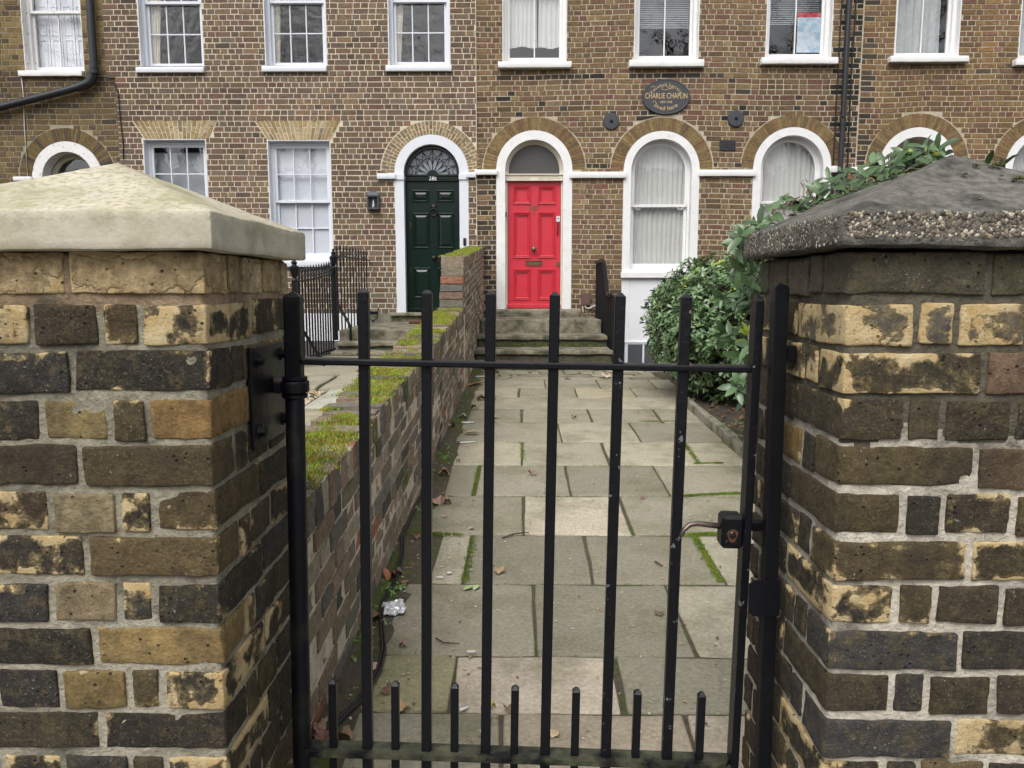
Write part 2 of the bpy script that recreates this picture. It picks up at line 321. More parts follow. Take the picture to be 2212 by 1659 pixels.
# ------------------------------------------------------------------ shaped bricks
def noisy_block(sx, sy, sz, n=(6,3,3), rad=.006, amp=.0025, freq=14, seed=0, fine=.0):
    """a worn block centred on the origin, full sizes sx sy sz: rounded arrises and an uneven surface"""
    def ticks(h, k):
        r = min(rad, h * .4); return [-h, -h + r] + [-h + r + (2*h - 2*r) * i / k for i in range(1, k)] + [h - r, h]
    T = [ticks(s / 2, k) for s, k in zip((sx, sy, sz), n)]; H = (sx/2, sy/2, sz/2); idx = {}; vs = []; fs = []
    nx, ny, nz = (len(t) - 1 for t in T); sv = Vector((seed * 7.13, seed * 3.71, seed * 1.37))
    def vid(i, j, k):
        key = (i, j, k)
        if key not in idx:
            p = Vector((T[0][i], T[1][j], T[2][k])); q = Vector([max(-h + rad, min(h - rad, c)) for c, h in zip(p, H)]); d = p - q
            if d.length > 1e-9: p = q + d.normalized() * min(rad, d.length)
            p = p + noise.noise_vector(p * freq + sv) * amp
            if fine: p = p + noise.noise_vector(p * freq * 4 + sv) * fine
            idx[key] = len(vs); vs.append(tuple(p))
        return idx[key]
    for k in range(nz):
        for i in range(nx):
            fs.append((vid(i,0,k), vid(i+1,0,k), vid(i+1,0,k+1), vid(i,0,k+1))); fs.append((vid(i+1,ny,k), vid(i,ny,k), vid(i,ny,k+1), vid(i+1,ny,k+1)))
        for j in range(ny):
            fs.append((vid(0,j+1,k), vid(0,j,k), vid(0,j,k+1), vid(0,j+1,k+1))); fs.append((vid(nx,j,k), vid(nx,j+1,k), vid(nx,j+1,k+1), vid(nx,j,k+1)))
    for i in range(nx):
        for j in range(ny):
            fs.append((vid(i,j+1,0), vid(i+1,j+1,0), vid(i+1,j,0), vid(i,j,0))); fs.append((vid(i,j,nz), vid(i+1,j,nz), vid(i+1,j+1,nz), vid(i,j+1,nz)))
    return vs, fs
def pick(pal, r=rnd):
    tot = sum(w for w, *_ in pal); x = r.random() * tot
    for w, c in pal:
        x -= w
        if x <= 0: break
    k = r.uniform(.86, 1.15); j = lambda: r.uniform(.97, 1.03)
    return (c[0]*k*j(), c[1]*k*j(), c[2]*k*j())
def facade_brick(mb, q, y, dep, col, r, ch=.003):
    """q: four front corners (x,z) counter-clockwise from lower left; y: face plane; the face has a chamfer and uneven corners"""
    cx = sum(p[0] for p in q) / 4; cz = sum(p[1] for p in q) / 4; fr = []; rg = []
    yy = y + r.uniform(-.002, .002)
    for p in q:
        dx = p[0] - cx; dz = p[1] - cz; x = p[0] + r.uniform(-.002, .002); z = p[1] + r.uniform(-.002, .002)
        rg.append((x, yy + ch, z)); fr.append((x - math.copysign(ch, dx), yy + r.uniform(-.0012, .0012), z - math.copysign(ch, dz)))
    bk = [(p[0], y + dep, p[2]) for p in rg]
    fs = [(0,1,2,3)] + [((i+1) % 4, i, 4+i, 4+(i+1) % 4) for i in range(4)] + [(4+(i+1) % 4, 4+i, 8+i, 8+(i+1) % 4) for i in range(4)]
    mb.add(fr + rg + bk, fs, col)

# ------------------------------------------------------------------ houses
X0L, X3R = -9.2, 8.9
def arch_outline(cx, zs, r, zb, n=28):
    return [(cx - r, zb)] + [(cx - r * math.cos(math.pi * i / n), zs + r * math.sin(math.pi * i / n)) for i in range(n + 1)] + [(cx + r, zb)]
class Rect:
    def __init__(s, x0, x1, z0, z1): s.b = (x0, x1, z0, z1)
    def cut(s, z): return (s.b[0], s.b[1]) if s.b[2] < z < s.b[3] else None
    def hole(s): x0, x1, z0, z1 = s.b; return [(x0,z0),(x1,z0),(x1,z1),(x0,z1)]
class Arch:
    def __init__(s, cx, zs, r, zb, rb): s.p = (cx, zs, r, zb, rb)    # rb: radius of the brick arch, cuts bricks above the spring; r cuts below
    def cut(s, z):
        cx, zs, r, zb, rb = s.p
        if z < zb: return None
        if z < zs: return (cx - r, cx + r)
        if z < zs + rb: w = math.sqrt(rb*rb - (z-zs)**2); return (cx - w, cx + w)
    def hole(s): cx, zs, r, zb, rb = s.p; return arch_outline(cx, zs, r - .01, zb)
class Flat:
    def __init__(s, x0, x1, xt0, xt1, z0, z1): s.p = (x0, x1, xt0, xt1, z0, z1)
    def cut(s, z):
        x0, x1, a, b, z0, z1 = s.p
        if z0 < z < z1: t = (z - z0) / (z1 - z0); return (x0 + (a - x0) * t, x1 + (b - x1) * t)
    def hole(s): return None
def lay_bricks(house, xl, xr, zlo, zhi, gauge, pal, cuts, y, seed, joint=.010, wav=.0, rep=.3, special=None, inview=None, z_off=0):
    r = random.Random(seed); items = []; row = 0; z = zlo + z_off
    while z < zhi:
        zb, zt = z, z + gauge - joint; zm = (zb + zt) / 2; row += 1; L_, H_ = .215, .1025
        x = xl(zm) - r.uniform(0, .02) - (0 if row % 2 else (L_ + H_) / 2 + joint); k = row
        spans = []
        for c in cuts:
            s = c.cut(zm)
            if s:
                sb = c.cut(zb) or s; st = c.cut(zt) or s; spans.append((s, sb, st))
        spans.sort(key=lambda s: s[0][0]); xend = xr(zm)
        seqs = []
        while x < xend + .3:
            w = L_ if k % 2 else H_
            if w == L_ and r.random() < rep: seqs += [H_, H_]
            else: seqs.append(w)
            k += 1; x += w + joint
        x = xl(zm) - (0 if row % 2 else (L_ + H_) / 2 + joint)
        for w in seqs:
            w2 = w + r.uniform(-.006, .006); a, b = x, x + w2; x = b + joint
            a = max(a, xl(zm)); b = min(b, xend - joint)
            pieces = [((a, a), (b, b))]
            for s, sb, st in spans:
                out = []
                for (ab, at_), (bb, bt) in pieces:
                    am, bm = (ab + at_) / 2, (bb + bt) / 2
                    if s[1] <= am or s[0] >= bm: out.append(((ab, at_), (bb, bt))); continue
                    g = .006
                    if s[0] - am > .025: out.append(((ab, at_), (sb[0] - g, st[0] - g)))
                    if bm - s[1] > .025: out.append(((sb[1] + g, st[1] + g), (bb, bt)))
                pieces = out
            for (ab, at_), (bb, bt) in pieces:
                if min(bb - ab, bt - at_) < .012: continue
                dz = wav * (noise.noise(Vector((ab * .55, zm * .35, seed))) + .5 * noise.noise(Vector((ab * 1.6, zm * .8, seed + 5)))); dz2 = wav * (noise.noise(Vector((bb * .55, zm * .35, seed))) + .5 * noise.noise(Vector((bb * 1.6, zm * .8, seed + 5))))
                col = pick(pal, r)
                if special:
                    c2 = special((ab + bb) / 2, zm, r)
                    if c2: col = c2
                sn = 1 + .26 * noise.noise(Vector((ab * .45, zm * .6, seed * 3))) + .22 * noise.noise(Vector((ab * 2.0, zm * .45, seed * 7))); col = tuple(q * sn for q in col)
                items.append(((ab, zb + dz), (bb, zb + dz2), (bt, zt + dz2), (at_, zt + dz), col, bb - ab))
        z += gauge
    def key(it):
        px, py, _ = proj(((it[0][0] + it[1][0]) / 2, y, it[0][1])); ok = 0 <= px <= 2212 and 0 <= py <= 780 and (inview is None or inview(px, py))
        return (0 if ok else 1, -round(it[5] / .1), abs(px - 1106) + abs(py - 380) * .5)
    items.sort(key=key); st = MB()
    for i, it in enumerate(items):
        if i < 300:
            mb = MB(); facade_brick(mb, it[:4], y, .024, it[4], r); mb.build('brick', M['brick'], house, center=True)
        else: facade_brick(st, it[:4], y, .024, it[4], r)
    o = st.build('brickwork', M['brick'], house); o['kind'] = 'stuff'
def wall_slab(house, x0, x1, z0, z1, cuts, y, m):
    outer = [(x0,z0),(x1,z0),(x1,z1),(x0,z1)]; loops = [outer] + [c.hole()[::-1] for c in cuts if c.hole()]
    flat = [p for l in loops for p in l]; tris = tessellate_polygon([[Vector((p[0], p[1], 0)) for p in l] for l in loops])
    mb = MB(); vs = [(p[0], y, p[1]) for p in flat]; fs = []
    for t in tris:
        a, b, c = (flat[i] for i in t); cr = (b[0]-a[0])*(c[1]-a[1]) - (b[1]-a[1])*(c[0]-a[0])
        fs.append(tuple(t) if cr > 0 else tuple(t)[::-1])
    mb.add(vs, fs)
    for l in loops[1:]:                                            # thickness of the wall inside each opening
        n = len(l); mb.add([(p[0], y, p[1]) for p in l] + [(p[0], y + .22, p[1]) for p in l], [(i, (i+1) % n, n + (i+1) % n, n + i) for i in range(n)])
    return mb.build('wall', m, house)
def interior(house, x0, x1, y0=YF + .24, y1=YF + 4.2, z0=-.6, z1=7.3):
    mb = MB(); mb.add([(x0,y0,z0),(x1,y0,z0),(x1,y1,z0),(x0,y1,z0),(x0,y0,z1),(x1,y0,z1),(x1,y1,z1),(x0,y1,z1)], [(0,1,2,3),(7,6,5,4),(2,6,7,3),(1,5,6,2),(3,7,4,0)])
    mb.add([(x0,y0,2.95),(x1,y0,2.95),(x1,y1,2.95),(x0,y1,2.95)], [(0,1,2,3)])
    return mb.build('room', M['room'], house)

def frame_rect(mb, x0, x1, z0, z1, w, y0, y1, wb=None, wt=None, b=.003):
    wb = wb or w; wt = wt or w
    mb.box(x0, x0 + w, y0, y1, z0, z1, b=b); mb.box(x1 - w, x1, y0, y1, z0, z1, b=b)
    mb.box(x0 + w, x1 - w, y0, y1, z0, z0 + wb, b=b); mb.box(x0 + w, x1 - w, y0, y1, z1 - wt, z1, b=b)
def pane(win, x0, x1, z0, z1, y, g):
    mb = MB(); mb.box(x0, x1, y, y + .004, z0, z1); return mb.build('pane', M[g], win)
def sash_window(H, x0, x1, z0, z1, y, paint, rows, cols, zmeet, g='plain glass', sill=None, rec=.11, fw=.045, ft=.06, botrail=.075, label=None, reveal=.012):
    mb = MB(); yb = y + rec                                       # lining boards of the opening and the fixed frame
    mb.box(x0, x0 + reveal, y - .004, yb, z0, z1, b=.002); mb.box(x1 - reveal, x1, y - .004, yb, z0, z1, b=.002); mb.box(x0 + reveal, x1 - reveal, y - .004, yb, z1 - reveal, z1, b=.002)
    frame_rect(mb, x0, x1, z0, z1, fw + reveal, yb, yb + .11, wb=.03, wt=ft)
    win = mb.build('window', M[paint], H)
    if label: win['label'] = label
    a, b = x0 + fw + reveal, x1 - fw - reveal; st = .04
    for (s0, s1, yy, rr, nm) in ((z0 + .03, zmeet + .02, yb + .055, botrail, 0), (zmeet - .02, z1 - ft, yb + .012, .04, 1)):
        sm = MB(); frame_rect(sm, a, b, s0, s1, st, yy, yy + .038, wb=rr, wt=.04); sash = sm.build('sash', M[paint], win)
        px0, px1, pz0, pz1 = a + st, b - st, s0 + rr, s1 - .04; bw = .018; nr = rows[nm]
        for i in range(1, cols):
            bx = px0 + (px1 - px0) * i / cols; bm = MB(); bm.box(bx - bw/2, bx + bw/2, yy + .002, yy + .032, pz0, pz1, b=.003); bm.build('glazing_bar', M[paint], win)
        for j in range(1, nr):
            bz = pz0 + (pz1 - pz0) * j / nr; bm = MB(); bm.box(px0, px1, yy + .006, yy + .030, bz - bw/2, bz + bw/2, b=.003); bm.build('glazing_bar', M[paint], win)
        for i in range(cols):
            for j in range(nr):
                pane(win, px0 + (px1 - px0) * i / cols, px0 + (px1 - px0) * (i+1) / cols, pz0 + (pz1 - pz0) * j / nr, pz0 + (pz1 - pz0) * (j+1) / nr, yy + .016, g)
    if sill:
        sx0, sx1, sz0, sz1, pr = sill; vs, fs = noisy_block(sx1 - sx0, pr + rec, sz1 - sz0, (16, 2, 2), .006, .004 if paint != 'white1' else .0008, 9, x0)
        sm = MB(); sm.add([(v[0] + (sx0+sx1)/2, v[1] + y - pr + (pr + rec)/2, v[2] + (sz0+sz1)/2) for v in vs], fs); sm.build('sill', M[paint], win, smooth=True, auto=40)
    return win
def voussoirs(H, cx, zs, r0, r1, n, pal, y, split=0, gap=.004, seed=1, a0=0, a1=180):
    r = random.Random(seed)
    for i in range(n):
        t0, t1 = R(a0 + (a1 - a0) * i / n), R(a0 + (a1 - a0) * (i + 1) / n); col = pick(pal, r)
        def seg(ra, rb, c):
            def P(t, rr, sgn): ang = t + sgn * gap / 2 / rr; return (cx - rr * math.cos(ang), zs + rr * math.sin(ang))
            q = [P(t0, ra, 1), P(t0, rb, 1), P(t1, rb, -1), P(t1, ra, -1)]
            mb = MB(); facade_brick(mb, [q[0], q[3], q[2], q[1]], y, .03, c, r, ch=.002); mb.build('arch_brick', M['brick'], H, center=True)
        if split:
            rm = r0 + (r1 - r0) * (.36 if i % 2 else .64); seg(r0, rm - gap/2, col); seg(rm + gap/2, r1, pick(pal, r))
        else: seg(r0, r1, col)
def flat_arch(H, x0, x1, t0, t1, z0, z1, n, pal, y, gap=.008, seed=3):
    r = random.Random(seed)
    for i in range(n):
        def ed(f, z): s = (z - z0) / (z1 - z0); return (x0 + (x1 - x0) * f) * (1 - s) + (t0 + (t1 - t0) * f) * s
        f0, f1 = i / n, (i + 1) / n; zs = [z0, z0 + (z1 - z0) * (.36 if i % 2 else .64), z1]
        for za, zb in ((zs[0], zs[1] - gap/2), (zs[1] + gap/2, zs[2])):
            mb = MB(); facade_brick(mb, [(ed(f0, za) + gap/2, za), (ed(f1, za) - gap/2, za), (ed(f1, zb) - gap/2, zb), (ed(f0, zb) + gap/2, zb)], y, .03, pick(pal, r), r, ch=.002)
            mb.build('arch_brick', M['brick'], H, center=True)
def curtain(name, label, x0, x1, z0, z1, y, m, group=None, folds=9, amp=.025, gather=None, seed=0, category='curtain'):
    """pleated sheet; gather = (left at foot, right at foot) when drawn aside"""
    mb = MB(); n = folds * 6; k = 10; vs = []; r = random.Random(seed); ph = [r.uniform(0, 6) for _ in range(3)]
    for j in range(k + 1):
        t = j / k; a = x0 + ((gather[0] - x0) * t ** .7 if gather else 0); b = x1 + ((gather[1] - x1) * t ** .7 if gather else 0)
        for i in range(n + 1):
            u = i / n; w = math.sin(u * folds * 6.283 + ph[0] + .6 * math.sin(u * 7 + ph[1])) + .4 * math.sin(u * folds * 15 + ph[2] + t * .6)
            vs.append((a + (b - a) * (u + .012 * math.sin(t * 4 + u * 9)), y + amp * w, z1 + (z0 - z1) * t + (.012 * math.sin(u * 9 + ph[1]) if j == k else 0)))
    fs = [(j*(n+1)+i, (j+1)*(n+1)+i, (j+1)*(n+1)+i+1, j*(n+1)+i+1) for j in range(k) for i in range(n)]
    mb.add(vs, fs); o = mb.build(name, M[m], None, smooth=True); return tag(o, label, category, group)
def text_mesh(s, size, font_shear=0, spacing=1, ext=.002):
    cu = bpy.data.curves.new('lettering', 'FONT'); cu.body = s; cu.size = size; cu.align_x = 'CENTER'; cu.shear = font_shear; cu.space_character = spacing; cu.extrude = ext
    o = bpy.data.objects.new('lettering', cu); C.objects.link(o); bpy.context.view_layer.update()
    me = bpy.data.meshes.new_from_object(o.evaluated_get(bpy.context.evaluated_depsgraph_get()))
    vs = [tuple(v.co) for v in me.vertices]; fs = [tuple(p.vertices) for p in me.polygons]
    bpy.data.objects.remove(o); bpy.data.curves.remove(cu); bpy.data.meshes.remove(me); return vs, fs
def put_text(mb, s, size, cx, cz, y, w=None, shear=0, arc=None, h=None):
    """letters facing the street; arc = (centre x, centre z, radius x, radius z, start deg, end deg) runs them along an ellipse"""
    if arc is None:
        vs, fs = text_mesh(s, size, shear); x0 = min(v[0] for v in vs); x1 = max(v[0] for v in vs); z0 = min(v[1] for v in vs); z1 = max(v[1] for v in vs)
        k = w / (x1 - x0) if w else 1; kz = h / (z1 - z0) if h else k
        mb.add([(cx + (v[0] - (x0+x1)/2) * k, y - v[2], cz + (v[1] - (z0+z1)/2) * kz) for v in vs], fs); return
    ax, az, rx, rz, d0, d1 = arc; wid = {}; gl = []
    for ch in s:
        if ch == ' ': gl.append((ch, .28 * size, None)); continue
        vs, fs = text_mesh(ch, size, shear); x0 = min(v[0] for v in vs); x1 = max(v[0] for v in vs); gl.append((ch, (x1 - x0) + .09 * size, (vs, fs, (x0 + x1) / 2)))
    tot = sum(g[1] for g in gl); pos = 0
    for ch, wd, g in gl:
        t = (pos + wd / 2) / tot; pos += wd; d = R(d0 + (d1 - d0) * t)
        if g is None: continue
        px, pz = ax + rx * math.cos(d), az + rz * math.sin(d); tx, tz = -rx * math.sin(d), rz * math.cos(d)
        if d1 < d0: tx, tz = -tx, -tz
        n = math.hypot(tx, tz); tx, tz = tx / n, tz / n
        mb.add([(px + (v[0] - g[2]) * tx - v[1] * tz, y - v[2], pz + (v[0] - g[2]) * tz + v[1] * tx) for v in g[0]], g[1])
def ax(px, py, Y=YF): return at(px, py, Y)[0]
def az(px, py, Y=YF): return at(px, py, Y)[1]
XB01u, XB01d = ax(226, 75), ax(258, 300); ZB01 = az(240, 168); XB12 = ax(1030, 300); XB23 = ax(1857, 200)
Y0, Y1, Y2, Y3 = YF + .015, YF - .02, YF, YF
ZTOP = 7.2
PAL1 = [(5, (0.167, 0.117, 0.079)), (3, (0.146, 0.1, 0.071)), (3, (0.182, 0.129, 0.083)), (2, (0.14, 0.103, 0.081)), (2, (0.201, 0.14, 0.087)), (1.4, (0.158, 0.098, 0.074)), (0.8, (0.103, 0.077, 0.061)), (0.5, (0.201, 0.119, 0.081)), (1.6, (0.167, 0.129, 0.098))]
PAL2 = [(5, (0.174, 0.116, 0.063)), (3, (0.201, 0.136, 0.07)), (3, (0.153, 0.099, 0.059)), (2, (0.168, 0.099, 0.064)), (1.6, (0.227, 0.159, 0.085)), (1.3, (0.118, 0.079, 0.045)), (0.135, (0.1, 0.073, 0.051)), (0.9, (0.186, 0.134, 0.075)), (1.6, (0.165, 0.091, 0.063))]
PAL0 = [(5, (0.145, 0.103, 0.049)), (3, (0.119, 0.083, 0.046)), (3, (0.171, 0.122, 0.055)), (1.5, (0.103, 0.073, 0.051)), (0.5, (0.066, 0.054, 0.042))]
PAL3 = [(5, (0.189, 0.119, 0.058)), (3, (0.171, 0.101, 0.056)), (3, (0.217, 0.139, 0.062)), (1.5, (0.146, 0.091, 0.054)), (1.5, (0.183, 0.101, 0.066)), (0.225, (0.104, 0.073, 0.049))]
GOLD2 = [(4, (.215,.15,.07)), (3, (.185,.128,.064)), (2, (.19,.115,.062)), (1, (.145,.10,.055)), (1, (.235,.17,.08))]
GOLD1 = [(4, (.36,.275,.14)), (3, (.30,.22,.105)), (2, (.40,.32,.19)), (1, (.24,.20,.14))]
GREEN1 = [(4, (.30,.22,.12)), (3, (.25,.18,.095)), (2, (.23,.18,.115))]

house0 = thing('terraced_house', 'dingy yellow brick house end behind the pale cap, with shuttered flaking window', 'house', (XB01d - 1.2, Y0, .2))
house1 = thing('terraced_house', 'brown brick house with crisp pale mortar and a dark green front door', 'house', ((XB01d + XB12)/2, Y1, .2))
house2 = thing('terraced_house', 'sooty yellow brick house with bright red front door and white arched ground floor windows', 'house', ((XB12 + XB23)/2, Y2, .2))
house3 = thing('terraced_house', 'brown brick house right of the black downpipe, mostly hidden by the dark cap', 'house', (XB23 + 1.5, Y3, .2))

# ---- openings, measured
def rect(px0, px1, pyt, pyb, Y):
    ym = (pyt + pyb) / 2; xm = (px0 + px1) / 2
    return ax(px0, ym, Y), ax(px1, ym, Y), az(xm, pyb, Y), az(xm, pyt, Y)
def upper(px0, px1, pyb, Y, h): x0, x1, z0, _ = rect(px0, px1, 0, pyb, Y); return x0, x1, z0, z0 + h
U0 = upper(49, 178, 155, Y0, 1.9)
U1 = [upper(300, 438, 147, Y1, 1.78), upper(571, 705, 145, Y1, 1.78), upper(838.5, 972, 143.5, Y1, 1.78)]
U2 = [upper(1085.5, 1224.5, 136, Y2, 1.95), upper(1370, 1510, 132, Y2, 1.95), upper(1655, 1798, 128, Y2, 1.95)]
U3 = [upper(1934, 2074, 126, Y3, 1.95), upper(2203, 2340, 131, Y3, 1.95)]
L1 = [rect(316, 451, 301, 575, Y1), rect(582, 717, 303, 562, Y1)]
L1[0] = (L1[0][0], L1[0][1], L1[1][2], L1[0][3])
def arch_of(pcx, pcy, pr, pyb, Y, rb=112):
    c = ax(pcx, pcy, Y); return (c, az(pcx, pcy, Y), ax(pcx + pr, pcy, Y) - c, az(pcx, pyb, Y), ax(pcx + rb, pcy, Y) - c)
A1 = arch_of(932, 374, 79.5, 676, Y1, 110)
AR = arch_of(1154, 367, 82, 668, Y2); AA = arch_of(1429, 368, 82, 800, Y2); AB = arch_of(1711, 362, 84, 800, Y2)
A0 = arch_of(147, 385, 76, 676, Y0, 106); A3a = arch_of(1980, 360, 82, 700, Y3, 113); A3b = arch_of(2252, 362, 82, 700, Y3, 113)
AA = (*AA[:3], .5, AA[4]); AB = (*AB[:3], .5, AB[4])

# ---- wall slabs, bricks, rooms
cut0 = [Rect(*U0), Arch(*A0)]
f1 = [Flat(ax(313, 301, Y1), ax(452, 301, Y1), ax(284, 259, Y1), ax(470, 259, Y1), az(380, 302, Y1), az(380, 259, Y1)), Flat(ax(578, 303, Y1), ax(716, 303, Y1), ax(549, 260, Y1), ax(738, 260, Y1), az(650, 304, Y1), az(650, 260, Y1))]
cut1 = [Rect(*u) for u in U1] + [Rect(*u) for u in L1] + [Arch(*A1)] + f1
cut2 = [Rect(*u) for u in U2] + [Arch(*AR), Arch(*AA), Arch(*AB)]
cut3 = [Rect(*u) for u in U3] + [Arch(*A3a), Arch(*A3b)]
zr1 = .80
wall_slab(house0, X0L, XB01d + .0, -.3, ZTOP, cut0, Y0, M['mortar0'])
wall_slab(house1, XB01d, XB12, -.3, ZTOP, cut1, Y1, M['mortar1'])
wall_slab(house2, XB12, XB23, -.3, ZTOP, cut2, Y2, M['mortar2'])
wall_slab(house3, XB23, X3R, -.3, ZTOP, cut3, Y3, M['mortar2'])
# the brown brick of the second house laps over its neighbour on the upper floor
mb = MB(); mb.box(XB01u, XB01d - .001, Y1 + .001, Y0 - .001, ZB01, ZTOP); mb.build('wall', M['mortar1'], house1)
def soot2(x, z, r):
    if x > XB23 - .36 + .1*r.random() and r.random() < .6: k = r.uniform(.5, 1.2); return (.04*k, .036*k, .03*k)
    if x < XB12 + .34 and z < 2.85 and r.random() < .75: k = r.uniform(.6, 1.3); return (.06*k, .046*k, .036*k)
    if AR[1] - .02 < z < AR[1] + .10 and r.random() < .8: k = r.uniform(.6, 1.3); return (.05*k, .043*k, .033*k)
    if 3.62 < z < 4.25 and r.random() < .07: k = r.uniform(.5, 1.2); return (.055*k, .047*k, .042*k)
    if 4.2 < z < 4.3 and r.random() < .45: return (.07, .055, .04)
def soot3(x, z, r):
    if x < XB23 + .12 and r.random() < .5: k = r.uniform(.6, 1.3); return (.07*k, .058*k, .045*k)
def soot0(x, z, r):
    if z > ZB01 + .1 and r.random() < .6: k = r.uniform(.8, 1.2); return (.235*k, .17*k, .075*k)
def soot1(x, z, r):
    if z < 1.35 and r.random() < .5: k = r.uniform(.8, 1.25); return (.205*k, .165*k, .125*k)
boxed = lambda px, py: not ((px < 660 and py > 350 + 50 * (px > 250) + max(0, px - 250) * .3) or (px > 1620 and py > 470) or (px > 1780 and py > 380))
lay_bricks(house0, lambda z: X0L, lambda z: (XB01u if z > ZB01 else XB01d), .6, ZTOP, .0765, PAL0, cut0, Y0 - .005, 11, wav=.015, special=soot0, inview=boxed)
lay_bricks(house1, lambda z: (XB01u if z > ZB01 else XB01d), lambda z: XB12, zr1, ZTOP, .0785, PAL1, cut1, Y1 - .004, 12, joint=.0108, wav=.004, rep=.42, special=soot1, inview=boxed)
lay_bricks(house2, lambda z: XB12, lambda z: XB23, .42, ZTOP, .0742, PAL2, cut2, Y2 - .005, 13, joint=.0125, wav=.030, special=soot2, inview=boxed)
lay_bricks(house3, lambda z: XB23 + .01, lambda z: X3R, .9, ZTOP, .0745, PAL3, cut3, Y3 - .005, 14, joint=.012, wav=.035, special=soot3, inview=boxed)
for h, a, b in ((house0, X0L, XB01d - .25), (house1, XB01d - .2, XB12 - .02), (house2, XB12 + .02, XB23 - .02), (house3, XB23 + .02, X3R)): interior(h, a, b)
for h, a, b, y in ((house0, X0L, XB01u, Y0), (house1, XB01u, XB12, Y1), (house2, XB12, XB23, Y2), (house3, XB23, X3R, Y3)):
    mb = MB(); mb.box(a, b, y - .06, y + .3, ZTOP, ZTOP + .12, b=.01); mb.box(a, b, y + .3, y + 4.6, ZTOP - .02, ZTOP + .1); mb.build('parapet', M['stepstone'], h)

# ---- brick arches
flat_arch(house1, ax(314, 301, Y1), ax(451, 301, Y1), ax(286, 260, Y1), ax(469, 260, Y1), az(380, 301, Y1), az(380, 260, Y1), 17, GOLD1, Y1 - .004, gap=.0105)
flat_arch(house1, ax(579, 303, Y1), ax(715, 303, Y1), ax(551, 261, Y1), ax(736, 261, Y1), az(650, 303, Y1), az(650, 261, Y1), 18, GOLD1, Y1 - .004, gap=.0105, seed=8)
voussoirs(house1, A1[0], A1[1], A1[2] + .006, A1[4] - .012, 39, GREEN1, Y1 - .004, split=1, gap=.0105, seed=4)
for H, A, sd, y, pal in ((house2, AR, 5, Y2, GOLD2), (house2, AA, 6, Y2, GOLD2), (house2, AB, 7, Y2, GOLD2), (house3, A3a, 8, Y3, GOLD2), (house3, A3b, 9, Y3, GOLD2), (house0, A0, 10, Y0, PAL0)):
    voussoirs(H, A[0], A[1], A[2] + .004, A[4] - .014, 44, pal, y - .008, gap=.003, seed=sd)

# ---- upper windows
def sill_of(px0, px1, pyt, pyb, Y, pr): x0, x1, z0, z1 = rect(px0, px1, pyt, pyb, Y); return (x0, x1, z0, z1, pr)
for u, s in zip(U1, ((297, 443, 147, 159), (567.5, 707, 145, 157), (834, 976, 143.5, 156))):
    sash_window(house1, *u, Y1, 'white1', (2, 2), 3, u[2] + .945, 'old glass', sill_of(*s, Y1, .06))
for u, s, g in zip(U2, ((1076, 1234, 137, 150), (1358, 1518, 133, 148), (1641, 1805, 128, 142)), ('plain glass', 'grey glass', 'grey glass')):
    sash_window(house2, *u, Y2, 'white2', (1, 1), 2, u[2] + 1.05, g, sill_of(*s, Y2, .10), fw=.05, botrail=.085)
for u, s in zip(U3, ((1917, 2085, 125, 138), (2186, 2350, 131, 145))):
    sash_window(house3, *u, Y3, 'white2', (1, 1), 2, u[2] + 1.05, 'grey glass', sill_of(*s, Y3, .10), fw=.05, botrail=.085)
sash_window(house0, *U0, Y0, 'white0', (1, 1), 2, U0[2] + .87, 'plain glass', sill_of(45, 182, 155, 167, Y0, .07), fw=.045)
# panelled shutters folded behind the flaking window
for i in range(4):
    a = U0[0] + .06 + (U0[1] - U0[0] - .12) * i / 4; b = U0[0] + .06 + (U0[1] - U0[0] - .12) * (i + 1) / 4 - .008; mb = MB(); y = Y0 + .26
    mb.box(a, b, y, y + .025, U0[2] + .06, U0[3], b=.002)
    for z in (U0[2] + .1, U0[2] + .58): frame_rect(mb, a + .035, b - .035, z, z + .42, .014, y - .01, y + .001)
    tag(mb.build('shutter', M['white1'], None), ('leftmost', 'second from left', 'third from left', 'rightmost')[i] + ' white panelled shutter leaf behind the flaking sash window', 'shutter', 'shutter leaves behind the flaking window')

# ---- ground floor sash windows of the brown brick house
x0, x1, z0, z1 = L1[1]; s1 = (ax(576, 570, Y1), ax(722, 570, Y1), az(650, 577, Y1), az(650, 562, Y1), .06)
for k, (x0, x1, z0, z1) in enumerate(L1):
    zm = az((316 + 266*k), 434, Y1)
    sash_window(house1, x0, x1, z0, z1, Y1, 'white1', (2, 2), 3, zm, 'plain glass', (x0 - .05, x1 + .05, z0 - .105, z0, .06))
x0, x1, z0, z1 = L1[1]
mb = MB(); mb.box(x0 + .05, x1 - .05, Y1 + .20, Y1 + .204, z0 + .04, z1 - .05); tag(mb.build('window_film', M['film'], None), 'whitish translucent blind filling the tall window beside the wall lantern', 'blind')
x0, x1, z0, z1 = L1[0]
mb = MB(); mb.box(x0 + .05, x1 - .05, Y1 + .26, Y1 + .264, z0 + .04, az(380, 324, Y1)); tag(mb.build('window_film', M['greyblind'], None), 'dull grey blind in the window just above the pale stone cap', 'blind')

